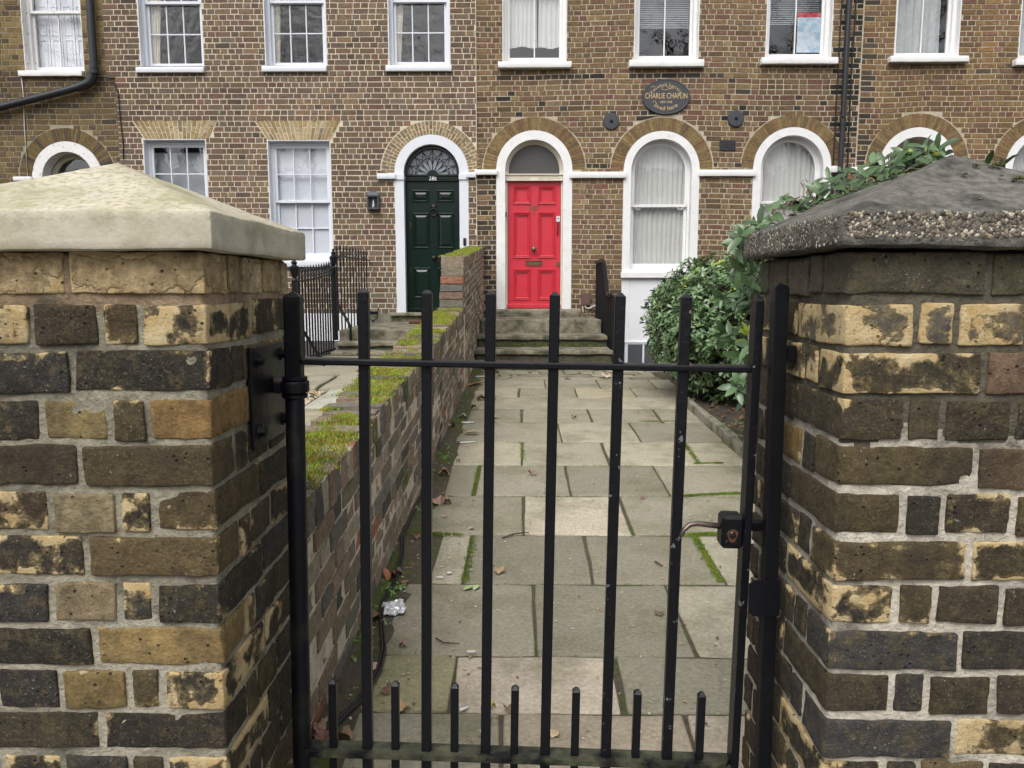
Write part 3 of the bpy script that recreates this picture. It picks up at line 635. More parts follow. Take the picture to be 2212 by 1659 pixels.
# ---- arched openings
def surround(H, A, pr, y, m, r_in, zb, depth=.20):
    mb = MB(); c, zs, r, _, _ = A
    mb.ring(arch_outline(c, zs, r, zb), arch_outline(c, zs, r_in, zb), y - pr, y + depth); return mb.build('arch_surround', M[m], H, smooth=True, auto=30)
def arch_window(H, A, r_in, zmeet, zfoot, y, m, g='plain glass', asym=0):
    c, zs, r, _, _ = A; y1 = y + .12; w = .03
    mb = MB(); mb.ring(arch_outline(c, zs, r_in + .002, zfoot), arch_outline(c, zs, r_in - w, zfoot), y1, y1 + .1); mb.box(c - r_in, c + r_in, y1 - .1, y1 + .1, zfoot - .05, zfoot, b=.004)
    win = mb.build('window', M[m], H, smooth=True, auto=30)
    ri = r_in - w; st = .042
    sm = MB(); sm.ring(arch_outline(c, zs, ri, zmeet + .02), arch_outline(c, zs, ri - st, zmeet + .02), y1 + .012, y1 + .05); sm.box(c - ri, c + ri, y1 + .012, y1 + .05, zmeet - .02, zmeet + .02, b=.003)
    for sx in (-1, 1):                                            # little horns under the meeting rail
        sm.tube([(c + sx*(ri - .10) + dx, y1 + .02, zmeet - .02 + dz) for dx, dz in ((-.045, 0), (-.03, -.028), (0, -.034), (.03, -.028), (.045, 0))], .006, 6)
    sm.build('sash', M[m], win, smooth=True, auto=30)
    sm = MB(); frame_rect(sm, c - ri, c + ri, zfoot, zmeet + .015, st, y1 + .055, y1 + .093, wb=.08, wt=.035); sm.build('sash', M[m], win)
    pm = MB(); pm.poly(arch_outline(c, zs, ri - st + .003, zmeet + .02), y1 + .028, y1 + .032); pm.build('pane', M[g], win)
    pane(win, c - ri + st, c + ri - st, zfoot + .08, zmeet - .02, y1 + .072, g); return win
def impost(H, px0, px1, pyt, pyb, Y, m, pr=.06):
    x0, x1, z0, z1 = rect(px0, px1, pyt, pyb, Y); vs, fs = noisy_block(x1 - x0, pr + .02, z1 - z0, (10, 2, 2), .008, .003 if m == 'white2' else .0005, 12, px0)
    mb = MB(); mb.add([(v[0] + (x0+x1)/2, v[1] + Y + .01 - pr/2, v[2] + (z0+z1)/2) for v in vs], fs); mb.build('impost', M[m], H, smooth=True, auto=40)
rin = lambda A, k: A[2] * k
surround(house2, AA, .012, Y2, 'white2', rin(AA, .80), .35); surround(house2, AB, .012, Y2, 'white2', rin(AB, .80), .35)
for A, pm, pf in ((AA, 443, 581), (AB, 436, 578)):
    arch_window(house2, A, rin(A, .80), az(1429, pm), az(1429, pf), Y2, 'white2')
    c = A[0]; r = A[2]; mb = MB(); zs_ = az(1429, pf) - .05
    mb.box(c - r * .80, c + r * .80, Y2 - .008, Y2 + .2, .35, zs_ - .09, b=.004); mb.build('apron', M['render'], house2)
    mb = MB(); mb.box(c - r - .02, c + r + .02, Y2 - .07, Y2 + .12, zs_ - .09, zs_ + .002, b=.008); mb.build('sill', M['white2'], house2)
surround(house3, A3a, .012, Y3, 'white2', rin(A3a, .76), .8); arch_window(house3, A3a, rin(A3a, .76), 2.3, 1.3, Y3 + .06, 'cream', 'grey glass')
surround(house3, A3b, .012, Y3, 'white2', rin(A3b, .80), .8); arch_window(house3, A3b, rin(A3b, .80), 2.3, 1.3, Y3, 'white2')
surround(house0, A0, .012, Y0, 'white0', rin(A0, .72), .8); arch_window(house0, A0, rin(A0, .72), 2.3, 1.3, Y0 + .1, 'cream', 'grey glass')
for H, q, Y, m in ((house2, (1025.5, 1075, 368, 379), Y2 - .01, 'white2'), (house2, (1230, 1352, 372.5, 386), Y2, 'white2'), (house2, (1509, 1631, 368, 382), Y2, 'white2'), (house2, (1793, 1818, 360, 374), Y2, 'white2'),
                   (house3, (1836, 1897, 362, 374), Y3, 'white2'), (house3, (2059, 2172, 362, 375), Y3, 'white2'), (house0, (33, 73, 383, 392), Y0, 'white0'), (house0, (221, 256, 383, 392), Y0, 'white0'),
                   (house1, (815.5, 856, 376, 388), Y1, 'white1'), (house1, (1007, 1028.5, 373.5, 385), Y1, 'white1')): impost(H, *q, Y, m)

# ---- panelled doors
def panel(door, x0, x1, z0, z1, y, m, kind):
    mb = MB()
    def loop(d, yy): return [(x0 + d, yy, z0 + d), (x1 - d, yy, z0 + d), (x1 - d, yy, z1 - d), (x0 + d, yy, z1 - d)]
    prof = [(0, y + .001), (.004, y - .011), (.014, y - .013), (.022, y - .002), (.030, y + .004)] if kind == 'raised' else [(0, y + .001), (.004, y - .018), (.014, y - .016), (.017, y - .002), (.027, y - .013), (.036, y - .010), (.041, y + .010), (.054, y + .006), (.058, y + .018)]
    if kind == 'raised': prof += [(.034, y + .008), (.066, y - .008), (.069, y - .010)]
    vs = [p for d, yy in prof for p in loop(d, yy)]; n = len(prof)
    fs = [(4*i + k, 4*i + (k+1) % 4, 4*i + 4 + (k+1) % 4, 4*i + 4 + k) for i in range(n - 1) for k in range(4)] + [tuple(4*(n-1) + k for k in range(4))]
    mb.add(vs, fs); return mb.build('panel', M[m], door)
def door_slab(H, x0, x1, z0, z1, y, m, panels, kind):
    # stiles and rails stand round open panel holes, so that each panel is set in
    xs = sorted({x0, x1, *[p[0] for p in panels], *[p[1] for p in panels]}); zz = sorted({z0, z1, *[p[2] for p in panels], *[p[3] for p in panels]}); mb = MB()
    for i in range(len(xs) - 1):
        for j in range(len(zz) - 1):
            cx, cz = (xs[i] + xs[i+1]) / 2, (zz[j] + zz[j+1]) / 2
            if any(p[0] < cx < p[1] and p[2] < cz < p[3] for p in panels): continue
            mb.add([(xs[i], y, zz[j]), (xs[i+1], y, zz[j]), (xs[i+1], y, zz[j+1]), (xs[i], y, zz[j+1])], [(0,1,2,3)])
    mb.box(x0, x1, y + .02, y + .045, z0, z1)
    mb.add([(x0, y, z0), (x0, y + .03, z0), (x0, y + .03, z1), (x0, y, z1), (x1, y, z0), (x1, y + .03, z0), (x1, y + .03, z1), (x1, y, z1)], [(0,3,2,1), (4,5,6,7), (3,7,6,2), (0,1,5,4)])
    d = mb.build('door', M[m], H)
    for p in panels: panel(d, *p, y, m, kind)
    return d
# red door
YD = Y2 + .13; dx = lambda p, y=450: ax(p, y, YD); dz = lambda p: az(1154, p, YD)
surround(house2, AR, .012, Y2 - .005, 'white2', rin(AR, .765), .865)
dR = (dx(1097), dx(1211), dz(666.5), dz(393))
pans = [(dx(a), dx(b), dz(t_), dz(s_)) for s_, t_ in ((402, 442), (459, 558), (582, 648)) for a, b in ((1108, 1147), (1162, 1201))]
red = door_slab(house2, *dR, YD, 'red', pans, 'bead'); red['label'] = 'bright red front door with six moulded panels'
mb = MB(); mb.box(dR[0] - .01, dR[1] + .01, YD - .05, YD, dR[2], dR[2] + .07, b=.012); mb.build('weatherboard', M['red'], red)
mb = MB(); mb.lathe([(.03,.0),(.03,-.01),(.014,-.02),(.014,-.035),(.034,-.05),(.040,-.065),(.034,-.082),(.012,-.09)], (dx(1153.3), YD, dz(539)), 'y', 16); mb.build('knob', M['brass'], red, smooth=True)
mb = MB(); a, b, c, d = dx(1136), dx(1171.5), dz(575), dz(563.5); frame_rect(mb, a, b, c, d, .012, YD - .012, YD); mb.box(a + .02, b - .02, YD - .006, YD - .002, c + .018, d - .018, b=.002); mb.build('letterbox', M['brass'], red)
mb = MB(); put_text(mb, '287', .09, dx(1153.7), dz(450.5), YD - .004, w=dx(1164.5) - dx(1143), h=dz(445) - dz(456)); mb.build('door_number', M['brass'], red)
mb = MB(); mb.lathe([(.008,0),(.008,-.006),(.003,-.008)], (dx(1154), YD, dz(463)), 'y', 10); mb.build('spyhole', M['darkmetal'], red)
mb = MB(); mb.box(dx(1201.5), dx(1209.5), YD - .02, YD - .001, dz(480), dz(468), b=.004); bell = mb.build('bell_push', M['white1'], red); mb = MB(); mb.lathe([(.012,0),(.011,-.004),(.004,-.006)], (dx(1205.5), YD - .02, dz(472.5)), 'y', 10); mb.build('button', M['brass'], bell)
mb = MB(); mb.tube([(dx(1206.3), YD - .002, dz(484)), (dx(1205.8), YD - .03, dz(487)), (dx(1205), YD - .035, dz(496)), (dx(1205), YD - .03, dz(504)), (dx(1204.8), YD - .002, dz(507.5))], .008, 7); mb.build('pull_handle', M['darkmetal'], red)
mb = MB(); mb.box(dx(1202), dx(1210), YD - .01, YD - .001, dz(575), dz(566), b=.002); mb.build('lock', M['brass'], red)
ri = rin(AR, .765); c, zs = AR[0], AR[1]; zt0, zt1 = dz(392), dz(377.5)
mb = MB(); mb.ring(arch_outline(c, zs, ri, zt1), arch_outline(c, zs, ri - .03, zt1), YD - .05, YD + .05); mb.ring(arch_outline(c, zs, ri - .03, zt1), arch_outline(c, zs, ri - .05, zt1), YD - .02, YD + .04)
mb.box(c - ri, dR[0] - .004, YD - .03, YD + .04, dR[2], zt0, b=.003); mb.box(dR[1] + .004, c + ri, YD - .03, YD + .04, dR[2], zt0, b=.003); mb.box(c - ri, c + ri, YD - .05, YD + .04, zt0, zt1, b=.004)
mb.box(c - ri - .002, c + ri + .002, YD - .07, YD - .04, zt0 - .003, zt0 + .016, b=.003); mb.box(c - ri - .002, c + ri + .002, YD - .07, YD - .04, zt1 - .016, zt1 + .002, b=.003)
frame_rect(mb, c - ri + .05, c - .06, zt0 + .028, zt1 - .028, .012, YD - .058, YD - .049); frame_rect(mb, c + .06, c + ri - .05, zt0 + .028, zt1 - .028, .012, YD - .058, YD - .049)
df = mb.build('door_frame', M['cream'], house2, smooth=True, auto=30)
pm = MB(); pm.poly(arch_outline(c, zs, ri - .046, zt1), YD + .01, YD + .014); pm.build('fanlight', M['dark'], df)
mb = MB(); mb.box(ax(1091, 463, Y2), ax(1094.5, 463, Y2), Y2 + .02, Y2 + .06, az(1092, 468), az(1092, 458), b=.003); mb.build('door_chain_staple', M['darkmetal'], house2)
# dark green door
YG = Y1 + .15; gx = lambda p, y=520: ax(p, y, YG); gzz = lambda p: az(937, p, YG)
surround(house1, A1, .010, Y1, 'white1', rin(A1, .755), .80, depth=.14)
ri = rin(A1, .755); c, zs = A1[0], A1[1]
for sx in (-1, 1): mb = MB(); mb.box(min(c + sx*ri*.985, c + sx*(A1[2] + .002)), max(c + sx*ri*.985, c + sx*(A1[2]+.002)), Y1 - .03, Y1 + .15, az(932, 389, Y1), az(932, 377, Y1), b=.003); mb.build('impost', M['white1'], house1)
zd0, zd1 = gzz(672), gzz(393); dG = (c - ri + .012, c + ri - .012, zd0, zd1)
px = lambda p: c + (p - 937.5) / 61.5 * (ri - .012) * 1.0
pans = [(px(a), px(b), gzz(t_), gzz(s_)) for s_, t_ in ((410.5, 437.5), (460, 538), (578, 645)) for a, b in ((889.5, 929.5), (946.5, 986.5))]
grn = door_slab(house1, *dG, YG, 'green', pans, 'raised'); grn['label'] = 'glossy dark green six-panel front door'
mb = MB(); mb.box(dG[0], dG[1], YG - .03, YG - .001, zd0, zd0 + .045, b=.01); mb.build('weatherboard', M['green'], grn)
mb = MB(); mb.lathe([(.035,0),(.035,-.008),(.016,-.02),(.016,-.04),(.032,-.055),(.036,-.07),(.026,-.085),(.008,-.09)], (px(939), YG, gzz(558)), 'y', 16); mb.build('knob', M['darkmetal'], grn, smooth=True)
kz = gzz(452); mb = MB(); mb.lathe([(.05,0),(.045,-.015),(.03,-.03),(.018,-.035)], (px(939), YG, kz + .03), 'y', 14); mb.tube([(px(939) + .058*math.sin(t), YG - .03 - .008*math.cos(t), kz - .02 - .065*(1 - math.cos(t))/1.3 + .02) for t in [2*math.pi*i/20 for i in range(21)]], .011, 7); mb.build('knocker', M['darkmetal'], grn, smooth=True)
mb = MB(); mb.box(px(881), px(889), YG - .014, YG - .001, gzz(497), gzz(479), b=.004); mb.lathe([(.016,0),(.014,-.014),(.006,-.018)], (px(885), YG - .012, gzz(490)), 'y', 10); mb.build('lock', M['darkmetal'], grn)
mb = MB(); mb.box(px(881.5), px(887), YG - .01, YG - .001, gzz(592), gzz(578), b=.003); mb.lathe([(.012,0),(.01,-.012),(.004,-.014)], (px(884), YG - .008, gzz(588)), 'y', 10); mb.build('lock', M['darkmetal'], grn)
mb = MB(); frame_rect(mb, px(950), px(969), gzz(566), gzz(553), .014, YG - .012, YG - .001); mb.build('letterbox', M['darkmetal'], grn)
zt0, zt1 = gzz(392), gzz(380)
mb = MB(); mb.ring(arch_outline(c, zs, ri, zt1), arch_outline(c, zs, ri - .045, zt1), YG - .06, YG + .05); mb.box(c - ri, c + ri, YG - .03, YG + .04, zt0, zt1, b=.003)
mb.box(c - ri + .002, c + ri - .002, YG - .045, YG - .028, zt1 - .012, zt1 + .012, b=.003); mb.box(c - ri + .002, c + ri - .002, YG - .04, YG - .028, zt0 - .004, zt0 + .008, b=.003)
frame_rect(mb, c - ri + .03, c - .07, zt0 + .014, zt1 - .016, .01, YG - .036, YG - .029); frame_rect(mb, c + .07, c + ri - .03, zt0 + .014, zt1 - .016, .01, YG - .036, YG - .029)
mb.box(c - ri - .001, dG[0] - .001, YG - .03, YG + .03, zd0, zt0); mb.box(dG[1] + .001, c + ri + .001, YG - .03, YG + .03, zd0, zt0)
gf = mb.build('door_frame', M['green'], house1, smooth=True, auto=30)
pm = MB(); pm.poly(arch_outline(c, zs, ri - .043, zt1 + .01), YG + .01, YG + .013); pm.build('pane', M['fanpane'], gf)
mb = MB(); ro = ri - .043; yy = YG - .002; zc = zs - .02; N_ = 8                  # leaded fan of the light over the door
for i in range(1, N_):
    t = math.pi * i / N_; mb.tube([(c - .07*math.cos(t), yy, zc + .07*math.sin(t)), (c - ro*math.cos(t)*.995, yy, zc + (ro + .02)*math.sin(t)*.99)], .0042, 5)
for rr, amp in ((.99, -.085),):
    for i in range(N_):
        pts = []
        for k in range(9):
            t = math.pi * (i + k / 8) / N_; q = ro * rr + amp * math.sin(math.pi * k / 8) * (1 if 0 < i < N_ - 1 else .8); pts.append((c - q*math.cos(t), yy, zc + q*math.sin(t)))
        mb.tube(pts, .004, 5)
for i in range(N_):
    pts = [];
    for k in range(11):
        u = k / 10; t = math.pi * (i + .5 + (u - .5) * .98) / N_; q = .155 + .095 * math.sin(math.pi * u) ** .6; pts.append((c - q*math.cos(t), yy, zc + q*math.sin(t)))
    mb.tube(pts, .004, 5)
mb.tube([(c - .262*math.cos(math.pi*k/24), yy, zc + .262*math.sin(math.pi*k/24)) for k in range(25)], .004, 5)
mb.poly([(c - .085*math.cos(math.pi*k/12), zc + .085*math.sin(math.pi*k/12)) for k in range(13)], yy - .006, yy + .006)
mb.build('tracery', M['green'], gf, smooth=True, auto=40)
mb = MB(); put_text(mb, '28', .08, c - .012, (zt0 + zt1)/2 - .002, YG - .032, w=.085, h=.072); put_text(mb, '5', .05, c + .048, (zt0 + zt1)/2 - .010, YG - .032, w=.026, h=.046); mb.build('door_number', M['ink'], gf)
mb = MB(); b0 = ax(1004, 522, Y1); z_ = az(1004, 522, Y1); mb.box(b0 - .022, b0 + .022, Y1 - .03, Y1 - .008, z_ - .06, z_ + .05, b=.006); mb.lathe([(.012,0),(.01,-.012),(.004,-.016)], (b0, Y1 - .028, z_ - .02), 'y', 10); mb.build('bell_push', M['darkmetal'], house1)

# ---- curtains and other things hanging behind the glass
z0 = lambda u: u[2] + .06
for k, (pa, pb, ga, gb) in enumerate(((322, 361, 322, 346), (583, 614, 583, 605), (845, 884, 845, 866))):
    u = U1[k]; y = Y1 + .225; curtain('curtain', ('cream curtain hanging at the window nearest the waste pipe', 'cream curtain in the middle upper window of the brown brick house', 'cream curtain drawn aside at left of the upper window over the green door')[k], ax(pa, 30, y), ax(pb, 30, y), z0(u), u[3] - .1, y, 'curtain_cream', 'curtains in the brown house', folds=5, amp=.02, gather=(ax(ga, 130, y), ax(gb, 130, y)), seed=k)
u = U1[2]; y = Y1 + .225; curtain('curtain', 'narrow cream curtain at right edge of the upper window over the green door', ax(957, 30, y), ax(974, 30, y), z0(u), u[3] - .1, y, 'curtain_cream', 'curtains in the brown house', folds=3, amp=.015, gather=(ax(968, 130, y), ax(974, 130, y)), seed=9)
u = U2[0]; y = Y2 + .225
curtain('net_curtain', 'sheer net curtain at left in the upper window over the red door', ax(1094, 60, y), ax(1160, 60, y), az(1130, 103, y), u[3], y, 'curtain', 'net curtains over the red door', 7, .012, seed=3)
curtain('net_curtain', 'sheer net curtain at right in the upper window over the red door', ax(1163, 60, y), ax(1222, 60, y), az(1190, 104, y), u[3], y + .01, 'curtain', 'net curtains over the red door', 6, .012, seed=4)
for A, lab, s in ((AA, 'pleated net curtain in the arched window beside the red door', 5), (AB, 'pleated net curtain in the arched window behind the glossy shrub', 6)):
    curtain('net_curtain', lab, A[0] - A[2] * .82, A[0] + A[2] * .82, 1.42, A[1] + A[2] * .82, Y2 + .235, 'curtain', 'net curtains in arched windows', 13, .013, seed=s)
curtain('net_curtain', 'pale net curtain in the arched window at the right picture edge', A3b[0] - A3b[2] * .82, A3b[0] + A3b[2] * .82, 1.4, A3b[1] + A3b[2] * .82, Y3 + .235, 'curtain', 'net curtains in arched windows', 11, .018, seed=7)
for u, k, s in ((U3[0], 0, 11), (U3[1], 1, 12)):
    curtain('net_curtain', ('light sheer curtain in the upper window to the right of the downpipe', 'light sheer curtain in the upper window at the far right edge')[k], u[0] + .06, u[1] - .16, z0(u), u[3], Y3 + .235, 'curtain', 'sheer curtains of the right house', 6, .018, seed=s)
def slat_blind(u, zlow, label, y):
    t = thing('venetian_blind', label, 'blind', ((u[0]+u[1])/2, y, zlow), 'venetian blinds over the plaque'); z = zlow; k = 0
    while z < u[3] - .05 and k < 60:
        mb = MB(); mb.add([(u[0]+.09, y - .012, z), (u[1]-.09, y - .012, z), (u[1]-.09, y + .012, z + .018), (u[0]+.09, y + .012, z + .018)], [(0,1,2,3)]); mb.build('slat', M['blind'], t); z += .026; k += 1
slat_blind(U2[1], az(1434, 62, Y2 + .3), 'grey venetian blind half lowered in the upper window above the oval plaque', Y2 + .3)
slat_blind(U2[2], az(1690, 54, Y2 + .33), 'pale venetian blind in the upper window that shows a poster', Y2 + .33)
yp = Y2 + .19; pt = thing('poster', 'pale blue poster with red heading strip stuck inside the upper window', 'poster', (ax(1750, 80, yp), yp, az(1750, 113, yp)))
m = mat('poster print', (.72,.80,.86), .7, col2=(.45,.62,.76), c2scale=7, c2lo=.45, c2hi=.55); mb = MB(); mb.box(ax(1722, 70, yp), ax(1781, 70, yp), yp, yp + .003, az(1750, 114, yp), az(1750, 38, yp)); mb.build('sheet', m, pt)
mb = MB(); mb.box(ax(1722, 33, yp), ax(1781, 33, yp), yp - .001, yp + .003, az(1750, 38, yp) + .001, az(1750, 28, yp)); mb.build('heading_strip', mat('poster red', (.6,.02,.03), .6), pt)
# ------------------------------------------------------------------ things fixed to the fronts
yq = Y2 - .035; pcx, pcz = at(1439, 209.5, yq); prx = (ax(1490.6, 209, yq) - ax(1387.4, 209, yq)) / 2; prz = (az(1439, 171.3, yq) - az(1439, 248, yq)) / 2
plq = thing('memorial_plaque', 'oval dark slate plaque with gold lettering between the upper windows', 'plaque', (pcx, Y2, pcz))
mb = MB(); n = 48; prof = [(1, Y2 - .002), (1, yq + .008), (.975, yq), (.93, yq + .001), (.92, yq + .004)]
vs = [(pcx + prx*k*math.cos(2*math.pi*i/n), y, pcz + prz*k*math.sin(2*math.pi*i/n)) for k, y in prof for i in range(n)]
mb.add(vs, [(j*n+(i+1) % n, j*n+i, (j+1)*n+i, (j+1)*n+(i+1) % n)[::-1] for j in range(len(prof)-1) for i in range(n)] + [tuple((len(prof)-1)*n + i for i in range(n))]); mb.build('board', M['lead'], plq, smooth=True, auto=30)
yt = yq + .0025; U_ = prx / 51.5                                     # one plaque unit
mb = MB(); put_text(mb, 'CHARLIE CHAPLIN', .1, pcx + .3*U_, pcz + 2.2*U_, yt, w=91*U_, h=11.5*U_)
put_text(mb, '1889-1978', .05, pcx + .2*U_, pcz - 11*U_, yt, w=26*U_, h=4.6*U_)
put_text(mb, 'Vauxhall Society', 7.6*U_*1.25, pcx, pcz, yt, arc=(pcx, pcz - 12*U_, 36*U_, 34*U_, 150, 30), shear=.1)
put_text(mb, 'lived here', 10*U_*1.25, pcx, pcz, yt, arc=(pcx, pcz + 6*U_, 40*U_, 34*U_, 228, 312), shear=.15)
mb.tube([(pcx + a*U_, yt - .001, pcz + b*U_) for a, b in ((-3,24),(3,20),(8,16.5),(14,16),(17,18),(14,20),(9,18.5),(3,15),(-4,14),(-9,15.5),(-10,18),(-8,19.5))], .0035, 5)
mb.tube([(pcx + a*U_, yt - .001, pcz + b*U_) for a, b in ((-33,19),(-31,22),(-27,21.5),(-24,20))], .003, 5); mb.tube([(pcx + a*U_, yt - .001, pcz + b*U_) for a, b in ((-28,-12),(-26.5,-8.5),(-23,-9),(-21,-14))], .0035, 5)
mb.build('lettering', M['gold'], plq)
for k, (x, y) in enumerate(((1320, 263), (1588.7, 257))):
    dcx, dcz = at(x, y); r = 17 * .0070
    t = thing('wall_plate', ('round black iron tie plate left of the oval plaque', 'round black iron tie plate right of the oval plaque, over the vent')[k], 'wall plate', (dcx, Y2, dcz), 'round tie plates beside the plaque')
    mb = MB(); mb.lathe([(r, 0), (r, -.018), (r - .008, -.026), (.03, -.028)], (dcx, Y2 - .008, dcz), 'y', 32); mb.build('disc', M['lead'], t, smooth=True, auto=30)
    mb = MB(); mb.lathe([(.022, 0), (.022, -.012), (.012, -.022), (.003, -.024)], (dcx, Y2 - .034, dcz), 'y', 8); mb.build('bolt', M['iron_far'], t)
x0, x1, z0_, z1_ = rect(1554, 1588.5, 303.5, 326, Y2); t = thing('air_vent', 'small black louvred grid vent below the right tie plate', 'vent', ((x0+x1)/2, Y2, z0_))
mb = MB(); mb.box(x0, x1, Y2 - .014, Y2 - .002, z0_, z1_); mb.build('backing', M['iron_far'], t)
mb = MB(); frame_rect(mb, x0, x1, z0_, z1_, .012, Y2 - .022, Y2 - .0145)
for i in range(1, 9): mb.box(x0 + (x1-x0)*i/9 - .004, x0 + (x1-x0)*i/9 + .004, Y2 - .022, Y2 - .0145, z0_ + .012, z1_ - .012)
for j in range(1, 6): z = z0_ + (z1_-z0_)*j/6; mb.box(x0 + .012, x1 - .012, Y2 - .0225, Y2 - .0145, z - .004, z + .004)
mb.build('grille', M['lead'], t)
# wall lantern
yl = Y1 - .09; lc = ax(805.5, 432, yl); zb, zt = az(805, 453, yl), az(805, 412, yl); hw = .088
t = thing('wall_lantern', 'dark blue-grey half lantern with candle bulb on the brick beside the green door', 'lantern', (lc, Y1, zb)); LM = mat('lantern paint', (.05,.06,.075), .5)
mb = MB(); mb.box(lc - hw*.9, lc + hw*.9, Y1 - .022, Y1 - .008, zb, zt - .06); mb.build('back_plate', LM, t)
mb = MB(); zz0, zz1 = zb + .02, zb + .19
for sx in (-1, 1): mb.box(lc + sx*hw*.86 - .01, lc + sx*hw*.86 + .01, yl - .01, yl + .008, zz0, zz1, b=.002)
mb.box(lc - hw, lc + hw, yl - .02, Y1 - .02, zb, zz0 + .004, b=.004); mb.box(lc - hw, lc + hw, yl - .012, Y1 - .02, zz1 - .008, zz1 + .012, b=.003)
for sx in (-1, 1): mb.box(lc + sx*hw*.86 - .008, lc + sx*hw*.86 + .008, Y1 - .04, Y1 - .022, zz0, zz1)
mb.build('frame', LM, t)
mb = MB(); vs = []
for w, y, z in ((hw*1.1, yl - .02, zz1 + .012), (hw*.62, yl + .012, zz1 + .062), (hw*.5, yl + .018, zz1 + .068), (hw*.42, yl + .02, zt)):
    vs += [(lc - w, Y1 - .02, z), (lc - w, y, z), (lc + w, y, z), (lc + w, Y1 - .02, z)]
mb.add(vs, [(4*i + k, 4*i + k + 1, 4*i + 5 + k, 4*i + 4 + k) for i in range(3) for k in range(3)] + [(12,13,14,15), (0,3,2,1)]); mb.build('cap', LM, t)
mb = MB(); mb.box(lc - hw*.85, lc + hw*.85, yl - .006, yl - .003, zz0, zz1); mb.build('pane', M['plain glass'], t)
mb = MB(); mb.lathe([(.016, 0), (.016, .06), (.008, .065), (.011, .08), (.011, .1), (.002, .125)], (lc, yl + .035, zz0), 'z', 10); mb.build('candle_bulb', M['paper'], t, smooth=True)
# pipes and cables on the fronts
pr = .055; pipe = MB(); yp = Y0 - .10; P = lambda px, py, y=yp: (ax(px, py, y), y, az(px, py, y))
top = ax(191, 0, yp)
t = thing('waste_pipe', 'fat black waste pipe dropping beside the shuttered window then slanting off left', 'pipe', P(200, 170))
mb = MB(); xx = ax(198.5, 80, yp); mb.tube([(xx, yp, ZTOP), (xx, yp, az(200, 150, yp))], pr, 12); mb.build('downpipe', M['pipe'], t, smooth=True, auto=40)
mb = MB(); e = [P(200, 146), P(199.5, 168), P(196, 177), P(188, 182), P(166, 190)]; e[0] = (xx, yp, e[0][2]); mb.tube(e, pr * 1.16, 12); mb.tube([(xx, yp, az(200, 152, yp)), (xx, yp, az(200, 160, yp))], pr*1.3, 12); mb.build('elbow', M['pipe'], t, smooth=True, auto=50)
mb = MB(); mb.tube([P(176, 187), P(100, 207), P(0, 232), P(-90, 253)], pr, 12); mb.build('slanting_pipe', M['pipe'], t, smooth=True, auto=40)
def cable(name, label, pts, r, m, group=None): mb = MB(); mb.tube(pts, r, 6); return tag(mb.build(name, M[m], None, smooth=True), label, 'cable', group)
cable('cable', 'thin dark cable looping from the waste pipe down the house joint', [P(210, 168, Y1 - .02), P(232, 168, Y1 - .02), P(246, 178, Y1 - .02), P(255, 200, Y1 - .02), P(260, 262, Y1 - .02), P(265, 300, Y1 - .02), P(267, 345, Y1 - .02)], .008, 'cable')
cable('cable', 'thin pale cable hanging straight down under the flaking shuttered window', [P(46, 166, Y0 - .02), P(50, 200, Y0 - .02), P(53, 280, Y0 - .02), P(60, 384, Y0 - .02)], .007, 'whitecable')
yp2 = Y2 - .09; t = thing('downpipe', 'black rainwater downpipe between the plaque house and the right house', 'pipe', P(1817, 330, yp2)); xp = ax(1824, 200, yp2)
for k, (za, zb_) in enumerate(((-.2, 2.1), (2.12, 3.62), (3.64, ZTOP))):
    mb = MB(); mb.tube([(xp, yp2, za), (xp, yp2, zb_)], .038, 12); mb.tube([(xp, yp2, zb_ - .09), (xp, yp2, zb_)], .046, 12); mb.build('pipe_length', M['pipe'], t, smooth=True, auto=40)
for px_, w, lab in ((1808, .010, 'thin black cable running close along the left side of the downpipe'), (1838.5, .011, 'thin black cable running close along the right side of the downpipe')):
    x = ax(px_, 200, Y2 - .025); cable('cable', lab, [(x + .02*noise.noise(Vector((z, px_, 0))), Y2 - .025, z) for z in [1.0 + .4*i for i in range(16)]], w, 'cable', 'cables beside the downpipe')
x = xp + .045; cable('cable', 'thin brownish cable tucked against the right of the downpipe', [(x, Y2 - .04, z) for z in (1, 3, 5, 7)], .008, 'plastic')
# brown meter box, its wires and a dead plant by the steps
x0, x1, z0_, z1_ = rect(1255.5, 1275.5, 633, 660.5, Y2 - .06); t = thing('meter_box', 'small brown plastic cable box on the brick right of the red door', 'box', ((x0+x1)/2, Y2, z0_))
mb = MB(); mb.box(x0, x1, Y2 - .07, Y2 - .006, z0_, z1_, b=.008); mb.build('cover', M['plastic'], t); mb = MB(); mb.box(x0 + .02, x1 - .02, Y2 - .074, Y2 - .0705, z0_ + .02, z0_ + .05, b=.001); mb.build('lid', M['plastic'], t)
yw = Y2 - .05; Pw = lambda px, py: (ax(px, py, yw), yw, az(px, py, yw))
cable('cable', 'thick white wire looping right from under the brown cable box', [Pw(1264, 660), Pw(1265, 665), Pw(1270, 667), Pw(1276, 665), Pw(1281, 662), Pw(1290, 661)], .012, 'whitecable', 'white wires under the brown box')
cable('cable', 'thin white wire running straight down from the brown cable box', [Pw(1258, 660), Pw(1259, 668), Pw(1260, 676), Pw(1263, 681)], .009, 'whitecable', 'white wires under the brown box')

